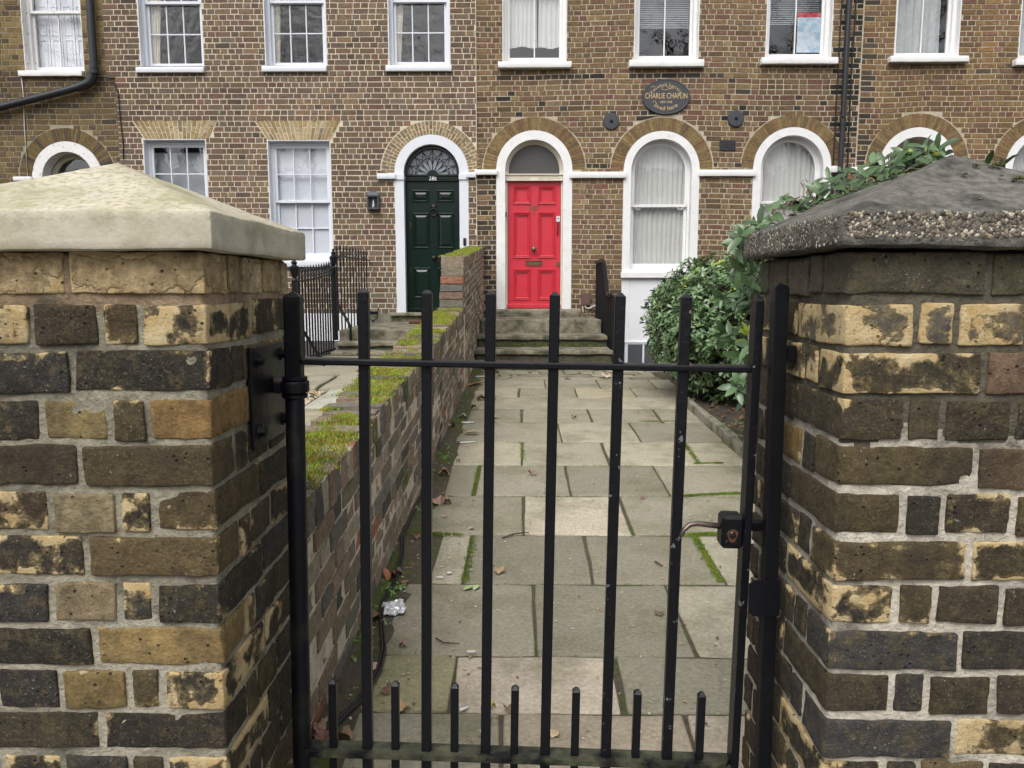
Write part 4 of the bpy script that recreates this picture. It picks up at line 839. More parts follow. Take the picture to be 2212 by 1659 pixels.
# ------------------------------------------------------------------ ground
GD = [(.335, .308, .228), (.30, .276, .205), (.365, .335, .25)]
mb = MB(); B = 420
def strip(y0, y1, za, zb): mb.add([(-B, y0, za), (B, y0, za), (B, y1, zb), (-B, y1, zb)], [(0,1,2,3)])
strip(-B, 1.3, -.06, -.06); strip(1.3, 9.6, -.06, gz(9.6) - .09); strip(9.6, 9.6, gz(9.6) - .09, -.75); strip(9.6, 11.9, -.75, -.75); strip(11.9, 16.2, -.75, -.75); strip(16.2, B, -.75, -.75)
o = mb.build('ground', M['ground'], None); o['kind'] = 'structure'
mb = MB(); mb.add([(-40, -3.2, -.035), (40, -3.2, -.035), (40, 1.35, -.035), (-40, 1.35, -.035)], [(0,1,2,3)]); o = mb.build('pavement', M['pave'], None); o['kind'] = 'structure'
mb = MB(); mb.add([(-60, -13, -.15), (60, -13, -.15), (60, -3.3, -.15), (-60, -3.3, -.15)], [(0,1,2,3)]); o = mb.build('road', mat('asphalt', (.05,.05,.052), .9, var=.2), None); o['kind'] = 'structure'
mb = MB(); mb.box(-60, 60, -3.32, -3.19, -.16, -.032, b=.01); o = mb.build('kerb', M['kerb'], None); o['kind'] = 'structure'
# garden path: soil bed with stone slabs
path = thing('path', None, None, (.4, 5, gz(5)), kind='structure')
mb = MB(); ny, nx = 70, 26; vs = []
for j in range(ny + 1):
    Y = 1.3 + (9.2 - 1.3) * j / ny
    for i in range(nx + 1):
        X = -.56 + 2.25 * i / nx; edge = max(0, 1 - (X + .56) / .14)
        vs.append((X, Y, gz(Y) - .0065 + .005 * noise.noise(Vector((X*9, Y*9, 0))) + .022 * edge + .012 * edge * noise.noise(Vector((X*20, Y*14, 3)))))
mb.add(vs, [(j*(nx+1)+i, j*(nx+1)+i+1, (j+1)*(nx+1)+i+1, (j+1)*(nx+1)+i) for j in range(ny) for i in range(nx)]); mb.build('path_bed', M['soil'], path, smooth=True)
ROWS = [(1.42, 1.72, [.15]), (1.73, 2.045, [-.05, .46, 1.05]), (2.055, 2.365, None), (2.375, 2.93, None), (2.945, 3.49, None), (3.505, 4.10, None), (4.115, 4.75, None), (4.765, 5.39, None), (5.405, 6.07, None), (6.085, 6.66, None), (6.675, 7.235, None), (7.25, 7.80, None), (7.815, 8.38, None)]
JP = [None, None, [(979, 1475), (1338, 1480)], [(847, 1330), (1155, 1336), (1470, 1336)], [(1010, 1205), (1271, 1205), (1530, 1200)], [(1131, 1112), (1352, 1112)], [(1030, 1037), (1227, 1037), (1428, 1037)], [(1128, 979), (1308, 979)], [(1209, 934), (1372, 934)], [(1127, 898), (1274, 898), (1420, 898)], [(1067, 871), (1330, 871)], [(1121, 848), (1244, 848), (1368, 848)], [(1177, 829), (1292, 829), (1409, 829)]]
PINK = {(2, 1): (.40,.345,.27), (1, 2): (.37,.315,.245), (1, 1): (.30,.255,.19), (5, 1): (.38,.34,.255), (2, 0): (.24,.225,.13), (7, 0): (.33,.30,.22), (7, 2): (.32,.295,.215), (8, 1): (.30,.275,.205), (11, 2): (.29,.26,.18), (6, 1): (.25,.23,.175)}
rs = random.Random(21)
for ri_, (ya, yb, js) in enumerate(ROWS):
    if js is None: js = [gat(*p).x for p in JP[ri_]]
    edges = [-.46 + rs.uniform(-.02, .03)] + js + [1.60 if ya < 5 else 1.62]; sks = [rs.uniform(-.02, .02) for _ in edges]; gp_ = [rs.choice((.005, .006, .007, .011)) for _ in edges]
    for k in range(len(edges) - 1):
        a, b = edges[k] + gp_[k], edges[k + 1] - gp_[k + 1]
        if k == 0 and ri_ in (3, 4): a += .06
        col = PINK.get((ri_, k)); kq = rs.uniform(.80, 1.14); col = tuple(c * 1.32 for c in col) if col else tuple(c * kq for c in GD[rs.randrange(3)])
        w, l = b - a, yb - ya + .001; cx_, cy_ = (a + b) / 2, (ya + yb) / 2
        vs, fs = noisy_block(w, l, .06, (max(4, int(w/.07)), max(4, int(l/.07)), 1), .007, .005 if col[0] < .4 else .007, 4.5, ri_ * 5 + k, fine=.0016); s0, s1 = sks[k], sks[k + 1]; tx = rs.uniform(-.004, .004)
        mb = MB(); mb.add([(cx_ + v[0] + (s0 + (s1 - s0) * (v[0] / w + .5)) * v[1], cy_ + v[1], gz(cy_ + v[1]) - .03 + v[2] * 1.0 + tx * v[0]) for v in vs], fs, (*col, rs.random())); mb.build('paving_slab', M['stone'], path, smooth=True, center=True)
# crazy paving in front of the steps
rs = random.Random(5); rowsz = [(8.39, 8.62), (8.63, 8.84), (8.85, 9.0), (9.01, 9.16)]
for ya, yb in rowsz:
    x = -.50
    while x < 1.5:
        w = rs.uniform(.16, .5); kq = rs.uniform(.6, .95); col = tuple(c * kq for c in GD[0]); vs, fs = noisy_block(w - .02, yb - ya - .015, .05, (5, 3, 1), .01, .014, 7, x * 13 + ya)
        mb = MB(); s = rs.uniform(-.35, .35); mb.add([(x + w/2 + v[0] + s*v[1], (ya+yb)/2 + v[1] + .15*s*v[0], gz(ya) - .022 + v[2]) for v in vs], fs, (*col, .5)); mb.build('paving_slab', M['stone'], path, smooth=True, center=True); x += w
# edging stone and bed on the right
t = thing('kerb_edging', None, None, (1.62, 5, gz(5)), kind='structure')
for k in range(5):
    ya = 3.2 + k * .76; vs, fs = noisy_block(.055, .75, .14, (2, 12, 2), .008, .004, 8, k); mb = MB(); xk = 1.50 - .018 * (ya - 4.8) * (-1); mb.add([(1.475 + v[0] + .01*(ya-4.8), ya + .375 + v[1], gz(ya + .375 + v[1]) + .0 + v[2]) for v in vs], fs); mb.build('kerb_stone', M['kerb'], t, smooth=True, center=True)
mb = MB(); nx, ny = 40, 60; vs = []
for j in range(ny + 1):
    for i in range(nx + 1):
        X = 1.51 + 5.5 * (i / nx) ** 1.5; Y = 1.8 + 7.6 * j / ny; vs.append((X, Y, gz(Y) - .01 + .05 * noise.noise(Vector((X*2, Y*2, 4))) + .03*noise.noise(Vector((X*8, Y*8, 4)))))
mb.add(vs, [(j*(nx+1)+i, j*(nx+1)+i+1, (j+1)*(nx+1)+i+1, (j+1)*(nx+1)+i) for j in range(ny) for i in range(nx)]); o = mb.build('flower_bed', M['ground'], None, smooth=True); o['kind'] = 'structure'
# the neighbour's front: gravel and slabs
NZ = lambda Y: .16 + .028 * Y
nb = thing('neighbour_path', None, None, (-1.6, 6, NZ(6)), kind='structure')
mb = MB(); mb.add([(-7, 1.7, NZ(1.7) - .03), (-.765, 1.7, NZ(1.7) - .03), (-.765, 9.3, NZ(9.3) - .03), (-7, 9.3, NZ(9.3) - .03)], [(0,1,2,3)]); mb.build('path_bed', M['soil'], nb)
rs = random.Random(9)
for k, (xa, xb, ya, yb, col) in enumerate([(-1.66, -.79, 2.0, 3.3, GD[2]), (-1.66, -.79, 3.32, 4.5, GD[2]), (-1.66, -.79, 4.52, 5.55, (.40,.36,.26)), (-1.62, -.79, 5.57, 6.45, (.45,.44,.37)), (-2.6, -1.75, 6.5, 7.3, GD[0]), (-1.73, -.79, 6.47, 7.5, GD[0]), (-2.7, -1.62, 7.32, 8.2, GD[1]), (-1.60, -.79, 7.52, 8.2, GD[0]), (-2.7, -.79, 8.22, 8.85, GD[1])]):
    vs, fs = noisy_block(xb - xa - .02, yb - ya - .015, .05, (8, 8, 1), .008, .007, 4, k + 50, fine=.001); mb = MB(); mb.add([((xa+xb)/2 + v[0], (ya+yb)/2 + v[1], NZ((ya+yb)/2 + v[1]) - .025 + v[2]) for v in vs], fs, (*col, .3)); mb.build('paving_slab', M['stone'], nb, smooth=True, center=True)
mb = MB(); PB = [(.52,.42,.28), (.45,.34,.2), (.6,.52,.4), (.36,.26,.15), (.55,.5,.44)]
oct_ = [(1,0,0),(0,1,0),(-1,0,0),(0,-1,0),(0,0,1)]; ofs = [(0,1,4),(1,2,4),(2,3,4),(3,0,4)]
for i in range(5200):
    X = rs.uniform(-2.9, -1.66); Y = rs.uniform(4.2, 6.5); s = rs.uniform(.007, .016); a = rs.uniform(0, 3); c = PB[rs.randrange(5)]
    mb.add([(X + s*(p[0]*math.cos(a) - .7*p[1]*math.sin(a)), Y + s*(p[0]*math.sin(a) + .7*p[1]*math.cos(a)), NZ(Y) - .028 + s*p[2]*.9) for p in oct_], ofs, (*c, 0))
o = mb.build('gravel', M['gravel'], None); tag(o, 'cream pea gravel beside the neighbour path', 'gravel', kind='stuff')

# ------------------------------------------------------------------ steps
def stepblock(t, name, x0, x1, y0, y1, z0, z1, seed, m='stepstone', amp=.010):
    if m == 'riser':                                               # a worn tread slab with a nosing over a darker mossy riser
        r_ = stepblock(t, name, x0 + .01, x1 - .01, y0 + .03, y1, z0, z1 - .055, seed, 'riser_', amp * .8); vs, fs = noisy_block(x1 - x0, y1 - y0, .052, (20, 6, 2), .010, amp, 5, seed + 20, fine=.003); mb = MB()
        mb.add([(v[0] + (x0+x1)/2, v[1] + (y0+y1)/2, v[2] + z1 - .026) for v in vs], fs); mb.build('tread', M['stepstone'], r_, smooth=True); return r_
    m = m.rstrip('_')
    vs, fs = noisy_block(x1 - x0, y1 - y0, z1 - z0, (18, 8, 4), .011, amp, 5, seed, fine=.003); mb = MB(); mb.add([(v[0] + (x0+x1)/2, v[1] + (y0+y1)/2, v[2] + (z0+z1)/2) for v in vs], fs); return mb.build(name, M[m], t, smooth=True, center=True)
st = thing('front_steps', 'worn mossy stone steps leading up to the red door', 'steps', (.3, 9.15, .25))
stepblock(st, 'landing', -.55, 1.08, 10.4, YF + .03, .55, .76, 1); stepblock(st, 'step', -.55, 1.10, 9.72, 10.5, .32, .585, 2, 'riser'); stepblock(st, 'step', -.55, 1.10, 9.16, 9.8, .05, .445, 3, 'riser'); stepblock(st, 'doorstep', -.52, .86, 11.4, YF + .25, .70, .862, 4, amp=.005)
mb = MB(); mb.box(-.545, 1.05, 10.55, YF - .02, .1, .56); mb.build('landing_base', M['stepstone'], st)
st = thing('front_steps', 'grey stone steps leading up to the green door', 'steps', (-1.5, 8.85, .4))
stepblock(st, 'landing', -2.24, -.79, 9.45, YF + .02, .53, .675, 11); stepblock(st, 'step', -2.2, -.79, 9.12, 9.6, .38, .55, 12, 'riser'); stepblock(st, 'step', -2.2, -.79, 8.85, 9.2, .2, .455, 13, 'riser')
mb = MB(); mb.box(-2.12, -.79, 9.6, YF, .0, .54); mb.build('landing_base', M['stepstone'], st)
a, b = ax(843, 680, YF - .05), ax(1030, 680); stepblock(st, 'doorstep', a, b, YF - .16, YF + .2, .765, .815, 14, m='kerb', amp=.003); stepblock(st, 'doorstep_base', a + .06, b, YF - .10, YF + .1, .665, .765, 15, m='kerb', amp=.003)
x0, x1, z0_, z1_ = rect(886, 935, 695, 702, 11.2); mb = MB(); vs, fs = noisy_block(x1 - x0, .22, .03, (8, 4, 1), .008, .003, 9, 3); mb.add([((x0+x1)/2 + v[0], 11.15 + v[1], .692 + v[2]) for v in vs], fs); tag(mb.build('doormat', mat('russet mat', (.10,.03,.02), .95, bump=.6), None), 'small russet doormat on the landing of the green door', 'doormat')
# white rendered basement wall left of the neighbour's steps
mb = MB(); mb.box(-7.5, ax(783, 690), Y1 - .012, Y1 + .05, .38, .80, b=.004); mb.build('plinth', M['render'], house1)
mb = MB(); mb.box(ax(783, 690) + .001, a + .06, Y1 - .03, Y1 + .05, .66, .80, b=.006); mb.build('plinth', M['kerb'], house1)
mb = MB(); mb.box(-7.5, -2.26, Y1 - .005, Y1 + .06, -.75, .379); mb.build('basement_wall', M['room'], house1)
mb = MB(); gx_, gy_, gz_ = ax(609, 746), Y1 - .06, az(609, 747); mb.lathe([(.02,-.05),(.05,-.03),(.06,0),(.045,.05),(.01,.07)], (gx_, gy_, gz_), 'z', 12)
lm = bpy.data.materials.new('lit bulb'); lm.use_nodes = True; lm.node_tree.nodes['Principled BSDF'].inputs['Emission Color'].default_value = (1,.72,.25,1); lm.node_tree.nodes['Principled BSDF'].inputs['Emission Strength'].default_value = 2.2
tag(mb.build('basement_lamp', lm, None, smooth=True), 'glowing yellow lamp low down behind the neighbour railings', 'lamp')
# basement window in the light well under the white apron
bx0, bx1 = ax(1349, 780), ax(1349, 780) + .80; bz1, bz0 = az(1388, 738), az(1388, 822) - .12
mb = MB(); frame_rect(mb, bx0, bx1, bz0, bz1, .045, Y2 - .02, Y2 + .05); bw = mb.build('basement_window', M['white1'], house2)
xm = ax(1389, 780)
for xq in (xm,): mb = MB(); mb.box(xq - .014, xq + .014, Y2 - .015, Y2 + .03, bz0 + .045, bz1 - .045); mb.build('glazing_bar', M['white1'], bw)
for zq in (az(1388, 795),): mb = MB(); mb.box(bx0 + .045, bx1 - .045, Y2 - .012, Y2 + .03, zq - .012, zq + .012); mb.build('glazing_bar', M['white1'], bw)
mb = MB(); mb.box(bx0 + .04, bx1 - .04, Y2 - .012, Y2 - .006, bz0 + .04, bz1 - .04); mb.build('pane', mat('grey netted pane', (.085,.09,.095), .3), bw)
mb = MB(); mb.box(bx0 - .06, bx1 + .5, Y2 - .03, Y2 - .002, bz1 + .001, .36); mb.build('apron', M['render'], house2)
# ------------------------------------------------------------------ garden wall between the two paths
WB = [(4, (.255,.195,.14)), (3, (.22,.185,.135)), (3, (.18,.168,.14)), (2.5, (.29,.225,.165)), (.7, (.33,.155,.10)), (2.2, (.33,.285,.225)), (1.4, (.10,.095,.085))]
WX0, WX1 = -.775, -.557
def wtop(Y): return .53 + .0625 * Y + .004*(Y-2)*(Y-7)*-.2
YR = 7.52
def rtop(Y): return 1.485 + .075 * (Y - YR)
gw = thing('garden_wall', 'low mossy brick wall stepping up towards the houses between the two front paths', 'wall', ((WX0+WX1)/2, 4.5, gz(4.5)))
rw = random.Random(31)
def wbrick(xa, xb, ya, yb, z0f, z1f, col, n, seed, store, amp=.004):
    """brick of the wall whose beds follow the slope; z0f and z1f give heights along Y"""
    vs, fs = noisy_block(xb - xa, yb - ya, 1.0, n, .004, 0, 9, seed); out = []
    for v in vs:
        X, Y = (xa+xb)/2 + v[0], (ya+yb)/2 + v[1]; za, zb = z0f(Y), z1f(Y); Z = za + (zb - za) * min(1, max(0, v[2] + .5)); p = Vector((X, Y, Z))
        q = p + noise.noise_vector(p * 16 + Vector((seed, 0, 0))) * amp + noise.noise_vector(p * 45) * amp * .4; out.append(tuple(q))
    store.append((out, fs, col, (ya + yb) / 2, (yb - ya)))
store = []; seed = 0
def course(ztf, ya, yb, k, hgt=.0565, parity=0, cap=.112):
    global seed
    z1 = lambda Y: ztf(Y) - cap - k * .0715; z0 = lambda Y: z1(Y) - hgt
    y = ya + (0 if (k + parity) % 2 else -.06); st_ = (k % 2)
    while y < yb:
        w = .215 if st_ % 2 == 0 else .1025; st_ += 1; a, b = max(y, ya), min(y + w - .006, yb); y += w + .011
        if b - a < .03: continue
        ym = (a + b) / 2
        if z1(ym) < gz(ym) - .03: continue
        seed += 1; wbrick(WX1 - .1025 + rw.uniform(-.004, .006), WX1 + rw.uniform(-.004, .006), a, b, z0, z1, pick(WB, rw), (2, 4 if w > .15 else 3, 2), seed, store)
YS = 1.72
for k in range(13): course(wtop, YS, YR - .005, k)
for k in range(19): course(rtop, YR + (.225 if True else 0), YF - .03, k, parity=1)
y = YS
while y < YR - .06:
    w = rw.uniform(.062, .070); seed += 1; wbrick(WX0 + rw.uniform(-.008, .006), WX1 + rw.uniform(-.006, .012), y, y + w, lambda Y: wtop(Y) - .103, lambda Y, d=rw.uniform(-.008, .008): wtop(Y) + d, pick(WB, rw), (5, 2, 3), seed, store, .006); y += w + .010
y = YR + .005
while y < YF - .06:
    w = rw.uniform(.062, .070); seed += 1; wbrick(WX0 + rw.uniform(-.006, .006), WX1 + rw.uniform(-.006, .008), y, y + w, lambda Y: rtop(Y) - .103, lambda Y, d=rw.uniform(-.006, .006): rtop(Y) + d, pick(WB, rw), (5, 2, 3), seed, store, .005); y += w + .010
for k in range(6):                                                   # exposed end of the raised part, full bricks across
    zt = 1.485 - .112 - k * .0745 - .001; seed += 1
    wbrick(WX0 - .004 * k + rw.uniform(-.008, .004), WX1 + rw.uniform(-.004, .006), YR + rw.uniform(-.012, .004) - .004*k, YR + .222, lambda Y, z=zt: z - .066, lambda Y, z=zt: z, [(.24,.2,.15), (.32,.145,.10), (.16,.15,.135), (.23,.15,.115), (.18,.165,.13), (.22,.145,.115)][k], (6, 4, 2), seed, store, .005)
store.sort(key=lambda s: s[3] - 3 * s[4]); sm = MB()
for i, (vs, fs, col, ym, w) in enumerate(store):
    if i < 300: mb = MB(); mb.add(vs, fs, (*col, .5)); mb.build('brick', M['wallbrick'], gw, smooth=True, center=True, auto=32)
    else: sm.add(vs, fs, (*col, .5))
o = sm.build('brickwork', M['wallbrick'], gw, smooth=True, auto=32); o['kind'] = 'stuff'
mb = MB()                                                             # mortar core of the wall
def core(ya, yb, zf, x0, x1, n):
    vs = []; fs = []
    for i in range(n + 1):
        Y = ya + (yb - ya) * i / n; vs += [(x0, Y, gz(Y) - .1), (x1, Y, gz(Y) - .1), (x1, Y, zf(Y)), (x0, Y, zf(Y))]
    for i in range(n):
        for k in range(4): fs.append((4*i+k, 4*i+4+k, 4*i+4+(k+1) % 4, 4*i+(k+1) % 4))
    fs += [(0,1,2,3), (4*n+3, 4*n+2, 4*n+1, 4*n)]; mb.add(vs, fs)
core(YS + .005, YR + .2, lambda Y: wtop(Y) - .014, WX0 + .01, WX1 - .0025, 20); core(YR + .012, YF - .03, lambda Y: rtop(Y) - .014, WX0 + .012, WX1 - .003, 12); mb.build('mortar', M['wallmortar'], gw)
# moss on the coping
def moss(parent, name, pts, lab=None, hmin=.003, hmax=.009, pal=None, r=rw, spread=.010):
    pal = pal or [(.23,.27,.035), (.19,.235,.03), (.34,.36,.05), (.13,.165,.026), (.26,.23,.05)]; mb = MB()
    for p, n_, sc in pts:
        c = pal[min(len(pal) - 1, max(0, int((noise.noise(Vector((p[0]*9, p[1]*7, 4))) * .9 + .5 + r.gauss(0, .14)) * len(pal))))]; c = tuple(x * r.uniform(.7, 1.3) for x in c)
        for _ in range(n_):
            a = r.uniform(0, 6.28); q = (p[0] + r.gauss(0, spread) * sc, p[1] + r.gauss(0, spread) * sc, p[2]); h = r.uniform(hmin, hmax) * sc; w = h * r.uniform(.22, .4)
            tip = (q[0] + r.uniform(-.5, .5) * h, q[1] + r.uniform(-.5, .5) * h, q[2] + h)
            mb.add([(q[0] + w*math.cos(a + k*2.09), q[1] + w*math.sin(a + k*2.09), q[2] - .002) for k in range(3)] + [tip], [(0,1,3), (1,2,3), (2,0,3)], (*c, 0))
    o = mb.build(name, M['moss'], parent); o['kind'] = 'stuff'; return o
pts = []
for i in range(21000):
    Y = YS + (YF - YS) * rw.random() ** 1.25; X = rw.uniform(WX0 - .005, WX1 + .003); f = noise.noise(Vector((X*5, Y*3.2, 1.7))) + .5 * noise.noise(Vector((X*14, Y*11, 5)))
    if f < -.17 + .16 * noise.noise(Vector((0, Y*.9, 8))) or (rw.random() < .5 and X > WX1 - .03): continue
    pts.append(((X, Y, (wtop(Y) if Y < YR else rtop(Y)) + .012 * max(0, f) + .004 * noise.noise(Vector((X*40, Y*40, 2)))), 4, rw.uniform(.7, 1.5)))
moss(gw, 'moss', pts)
pts = []
for i in range(2600):                                                 # green fringe at the foot of the wall and in the path joints
    Y = rw.uniform(1.8, 9.0); X = WX1 + abs(rw.gauss(0, .055)); f = noise.noise(Vector((X*4, Y*2.1, 9)))
    if f > -.02: pts.append(((X, Y, gz(Y) + .012 - .1*(X - WX1)), 3, rw.uniform(.6, 1.3)))
for ya, yb, js in ROWS[3:]:
    for i in range(420):
        X = rw.uniform(-.45, 1.5); f = noise.noise(Vector((X*1.4, ya*1.9, 3.3)))
        if f > .08 or (X > 1.05 and f > -.25): pts.append(((X, yb + .005 + rw.gauss(0, .008), gz(yb) - .004), 2, rw.uniform(.5, 1)))
for i in range(1500):
    X = rw.uniform(-.5, 1.05); k = rw.randrange(3); Y, Z = ((9.15, .27), (9.72, .45), (10.4, .59))[k]
    if noise.noise(Vector((X*3, Z*9, 2))) > -.1: pts.append(((X, Y + rw.uniform(-.01, .03), Z + rw.uniform(-.005, .05)), 3, rw.uniform(.7, 1.6)))
for pa_, pb_, n_, wd_ in (((1465, 1073), (1600, 1066), 900, .016), ((1478, 1157), (1590, 1152), 800, .018), ((1500, 1160), (1556, 1258), 700, .012), ((1478, 958), (1510, 1003), 500, .015), ((1500, 1003), (1560, 1001), 400, .014), ((1380, 911), (1470, 911), 300, .02), ((1036, 1007), (1023, 1070), 350, .010), ((1025, 1160), (1004, 1258), 350, .014), ((880, 1150), (1000, 1158), 500, .02), ((1400, 818), (1450, 818), 300, .05), ((1130, 1000), (1126, 958), 150, .01)):
    A_, B_ = gat(*pa_), gat(*pb_)
    for i in range(n_):
        q_ = A_.lerp(B_, rw.random()); d_ = rw.gauss(0, wd_ * (.5 + .8 * abs(noise.noise(q_ * 7)))); pts.append(((q_.x + rw.gauss(0, .006), q_.y + d_, gz(q_.y) + .004 - abs(d_) * .10), 3, rw.uniform(.35, .9)))
o = moss(None, 'ground_moss', pts, pal=[(.11,.18,.02), (.08,.13,.018), (.16,.23,.025), (.17,.19,.028)]); tag(o, 'bright green moss in the joints of the paving and along the wall foot', 'moss')

# ------------------------------------------------------------------ the two gate piers
SOOT = [(5, (.034,.029,.022)), (3, (.052,.041,.025)), (2, (.040,.037,.034)), (2, (.078,.058,.028)), (.7, (.058,.038,.022))]
OCHRE = [(2, (.24,.155,.055)), (1, (.20,.15,.07)), (1, (.165,.12,.06))]
PTOP, GA = 1.256, .0785
def pier(label, side, xface, width, cat='gate pier'):
    """side -1: the left pier, whose right face looks on to the gateway; +1 the right pier"""
    yf, dep = 1.238, .455; r = random.Random(41 + side); t = thing('gate_pier', label, cat, (xface + side * width / 2, yf + dep / 2, 0))
    def put(u0, u1, d0, d1, k, kind, col, sp, seed):                 # u: distance from the gateway face, d: distance from the front face
        zt = PTOP - .004 - k * GA; h = .0655
        n = (max(4, int((u1-u0)/.016)), max(4, int((d1-d0)/.016)), 5); vs, fs = noisy_block(u1 - u0, d1 - d0, h, n, r.uniform(.002, .004), r.uniform(.0022, .0042), 15, seed, fine=.0018)
        jz = r.uniform(-.003, .003); jt = r.uniform(-.012, .012); pr = r.uniform(-.003, .003); mb = MB()
        f2 = [f if side > 0 else f[::-1] for f in fs]
        mb.add([(xface + side * ((u0+u1)/2 + v[0]) , yf + (d0+d1)/2 + v[1] + pr, zt - h/2 + v[2] + jz + jt * v[0]) for v in vs], f2, (*col, sp)); o = mb.build('brick', M['pier'], t, smooth=True, center=True)
        H3 = ((u1-u0)/2, (d1-d0)/2, h/2); e_ = o.data.attributes.new('edge', 'FLOAT', 'POINT'); e_.data.foreach_set('value', [sorted(hh - abs(c_) for hh, c_ in zip(H3, v))[1] for v in vs])
    s = 0
    for k in range(16):
        header = k % 2 == 1; j = .0125; row = []
        def shade(kk, corner=False):
            if side < 0 and kk == 0: return [(.50,.38,.19), (.58,.46,.27), (.46,.35,.19)][r.randrange(3)], .5
            if side > 0 and kk == 0: return tuple(c * r.uniform(.9, 1.2) for c in (.085,.072,.05)), .12
            if side > 0 and kk in (1, 2): sp = r.choice((.62, .5, .42))
            elif side < 0 and kk in (1,): sp = r.choice((.6, .5, .35, .15))
            else: sp = r.choice((.10, .18, .26, .34, .42, .50, .58) if side < 0 else (.06, .10, .15, .20, .28, .38, .50))
            pal = OCHRE if (r.random() < (.13 if side < 0 else .02)) else SOOT
            return pick(pal, r), sp
        OV = {(1,0):('S',.62),(1,1):('S',.5),(1,2):('S',.2),(1,3):('S',.62),(2,0):('S',.3),(2,1):('S',.42),(3,0):((.27,.165,.06),.15),(3,1):('S',.3),(3,2):((.25,.19,.085),.15),(3,3):('S',.5),(4,0):('S',.28),(4,1):('S',.12),(5,0):('S',.36),(5,1):('S',.5),(5,2):((.26,.21,.12),.2),(5,3):('S',.55),(6,0):((.12,.085,.04),.3),(6,1):('S',.5),(7,0):('S',.3),(7,1):('S',.55),(7,2):((.27,.21,.125),.3),(7,3):('S',.4),(8,0):((.30,.21,.085),.35),(8,1):('S',.26),(9,0):('S',.58),(9,1):('S',.38),(9,2):((.22,.155,.06),.3),(9,3):('S',.3),(10,0):('S',.3),(10,1):('S',.25)} if side < 0 else \
             {(1,0):((.11,.10,.075),.60),(1,1):((.11,.10,.08),.58),(1,2):((.13,.11,.08),.62),(2,0):('S',.55),(2,1):((.17,.11,.07),.25),(3,0):('S',.34),(3,1):((.075,.06,.035),.1),(3,2):('S',.08),(4,0):('S',.16),(4,1):((.10,.07,.04),.1),(5,0):('S',.12),(5,1):('S',.12),(5,2):('S',.42),(6,0):('S',.42),(6,1):('S',.42),(7,0):('S',.55),(7,1):('S',.4),(7,2):('S',.16),(8,0):((.05,.047,.045),.3),(8,1):('S',.1),(9,0):('S',.2),(9,1):('S',.1),(10,0):((.05,.047,.045),.25),(10,1):('S',.58)}
        x = 0; front = ([.102, .05] + [.102] * 6) if header else [.215] * 4
        for i, w in enumerate(front):
            w2 = w + r.uniform(-.004, .004)
            if x + .03 > width: break
            w2 = min(w2, width - x); d1 = (.215 if header else .102) if i == 0 else .10
            c, sp = shade(k); s += 1
            if (k, i) in OV: q_, sp = OV[k, i]; c = pick(SOOT, r) if q_ == 'S' else q_
            elif i == 0 and side > 0 and 3 < k < 13: sp = max(sp, r.choice((.3, .45, .55)))
            put(x, x + w2, 0, d1, k, 'f', c, sp, s * 1.7 + side); x += w2 + j
        y = (.215 if header else .102) + j; sidel = [.215, .10] if header else [.05, .102, .102, .102]
        for w in sidel:
            if y + .02 > dep: break
            w2 = min(w, dep - y); c, sp = shade(k); s += 1; put(0, .10, y, y + w2, k, 's', c, sp * .8, s * 1.7 + side); y += w2 + j
    # mortar core with an uneven face, joints a few millimetres back
    n = (44, 36, 120); ins = .0048 if side < 0 else .0050; mb = MB(); vs, fs = noisy_block(width - 2*ins, dep - 2*ins, PTOP + .10, n, .008, .0028, 17, 5 + side, fine=.0014)
    fs2 = [f if side > 0 else f[::-1] for f in fs]; f0 = len(mb.f)
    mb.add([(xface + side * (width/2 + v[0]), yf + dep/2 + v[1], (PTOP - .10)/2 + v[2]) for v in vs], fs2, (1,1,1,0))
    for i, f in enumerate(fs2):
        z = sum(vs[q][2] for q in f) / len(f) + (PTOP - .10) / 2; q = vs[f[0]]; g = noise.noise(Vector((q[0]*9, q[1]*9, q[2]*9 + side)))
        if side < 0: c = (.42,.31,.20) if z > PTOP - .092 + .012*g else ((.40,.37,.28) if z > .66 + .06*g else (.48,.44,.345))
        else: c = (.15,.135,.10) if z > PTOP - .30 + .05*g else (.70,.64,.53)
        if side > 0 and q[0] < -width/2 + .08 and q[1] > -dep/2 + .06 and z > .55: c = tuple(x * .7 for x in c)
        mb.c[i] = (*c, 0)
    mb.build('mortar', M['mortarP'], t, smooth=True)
    return t
pierL = pier('brick gate pier of black and yellow bricks under a pale sandstone cap', -1, -.508, .50)
pierR = pier('brick gate pier of sooty bricks with white joints under a dark concrete cap', 1, .520, .60)
def pier_cap(t, xa, xb, ya, yb, zb, zt, apex, m, amp, seed, rad):
    nx, ny = 34, 30; vs, fs = noisy_block(xb - xa, yb - ya, zt - zb, (nx, ny, 6), rad, 0, 8, seed); cx, cy = (xa+xb)/2, (ya+yb)/2; out = []
    hx, hy = (xb - xa)/2, (yb - ya)/2
    for v in vs:
        X, Y, Z = v; top = Z > (zt - zb)/2 - rad * .8
        if top: Z = Z + (apex - zt) * (1 - max(abs(X)/(hx - rad*.5), abs(Y)/(hy - rad*.5))) if max(abs(X)/(hx - rad*.5), abs(Y)/(hy - rad*.5)) < 1 else Z
        p = Vector((X + cx, Y + cy, Z + (zt+zb)/2)); p = p + noise.noise_vector(p * 9 + Vector((seed, 0, 0))) * amp + noise.noise_vector(p * 35) * amp * .5; out.append(tuple(p))
    mb = MB(); mb.add(out, fs); return mb.build('cap', M[m], t, smooth=True, auto=28)
capL = pier_cap(pierL, -1.03, -.479, 1.205, 1.735, 1.257, 1.318, 1.43, 'capL', .0022, 3, .005)
capR = pier_cap(pierR, .491, 1.10, 1.205, 1.735, 1.260, 1.313, 1.442, 'capR', .005, 7, .010)
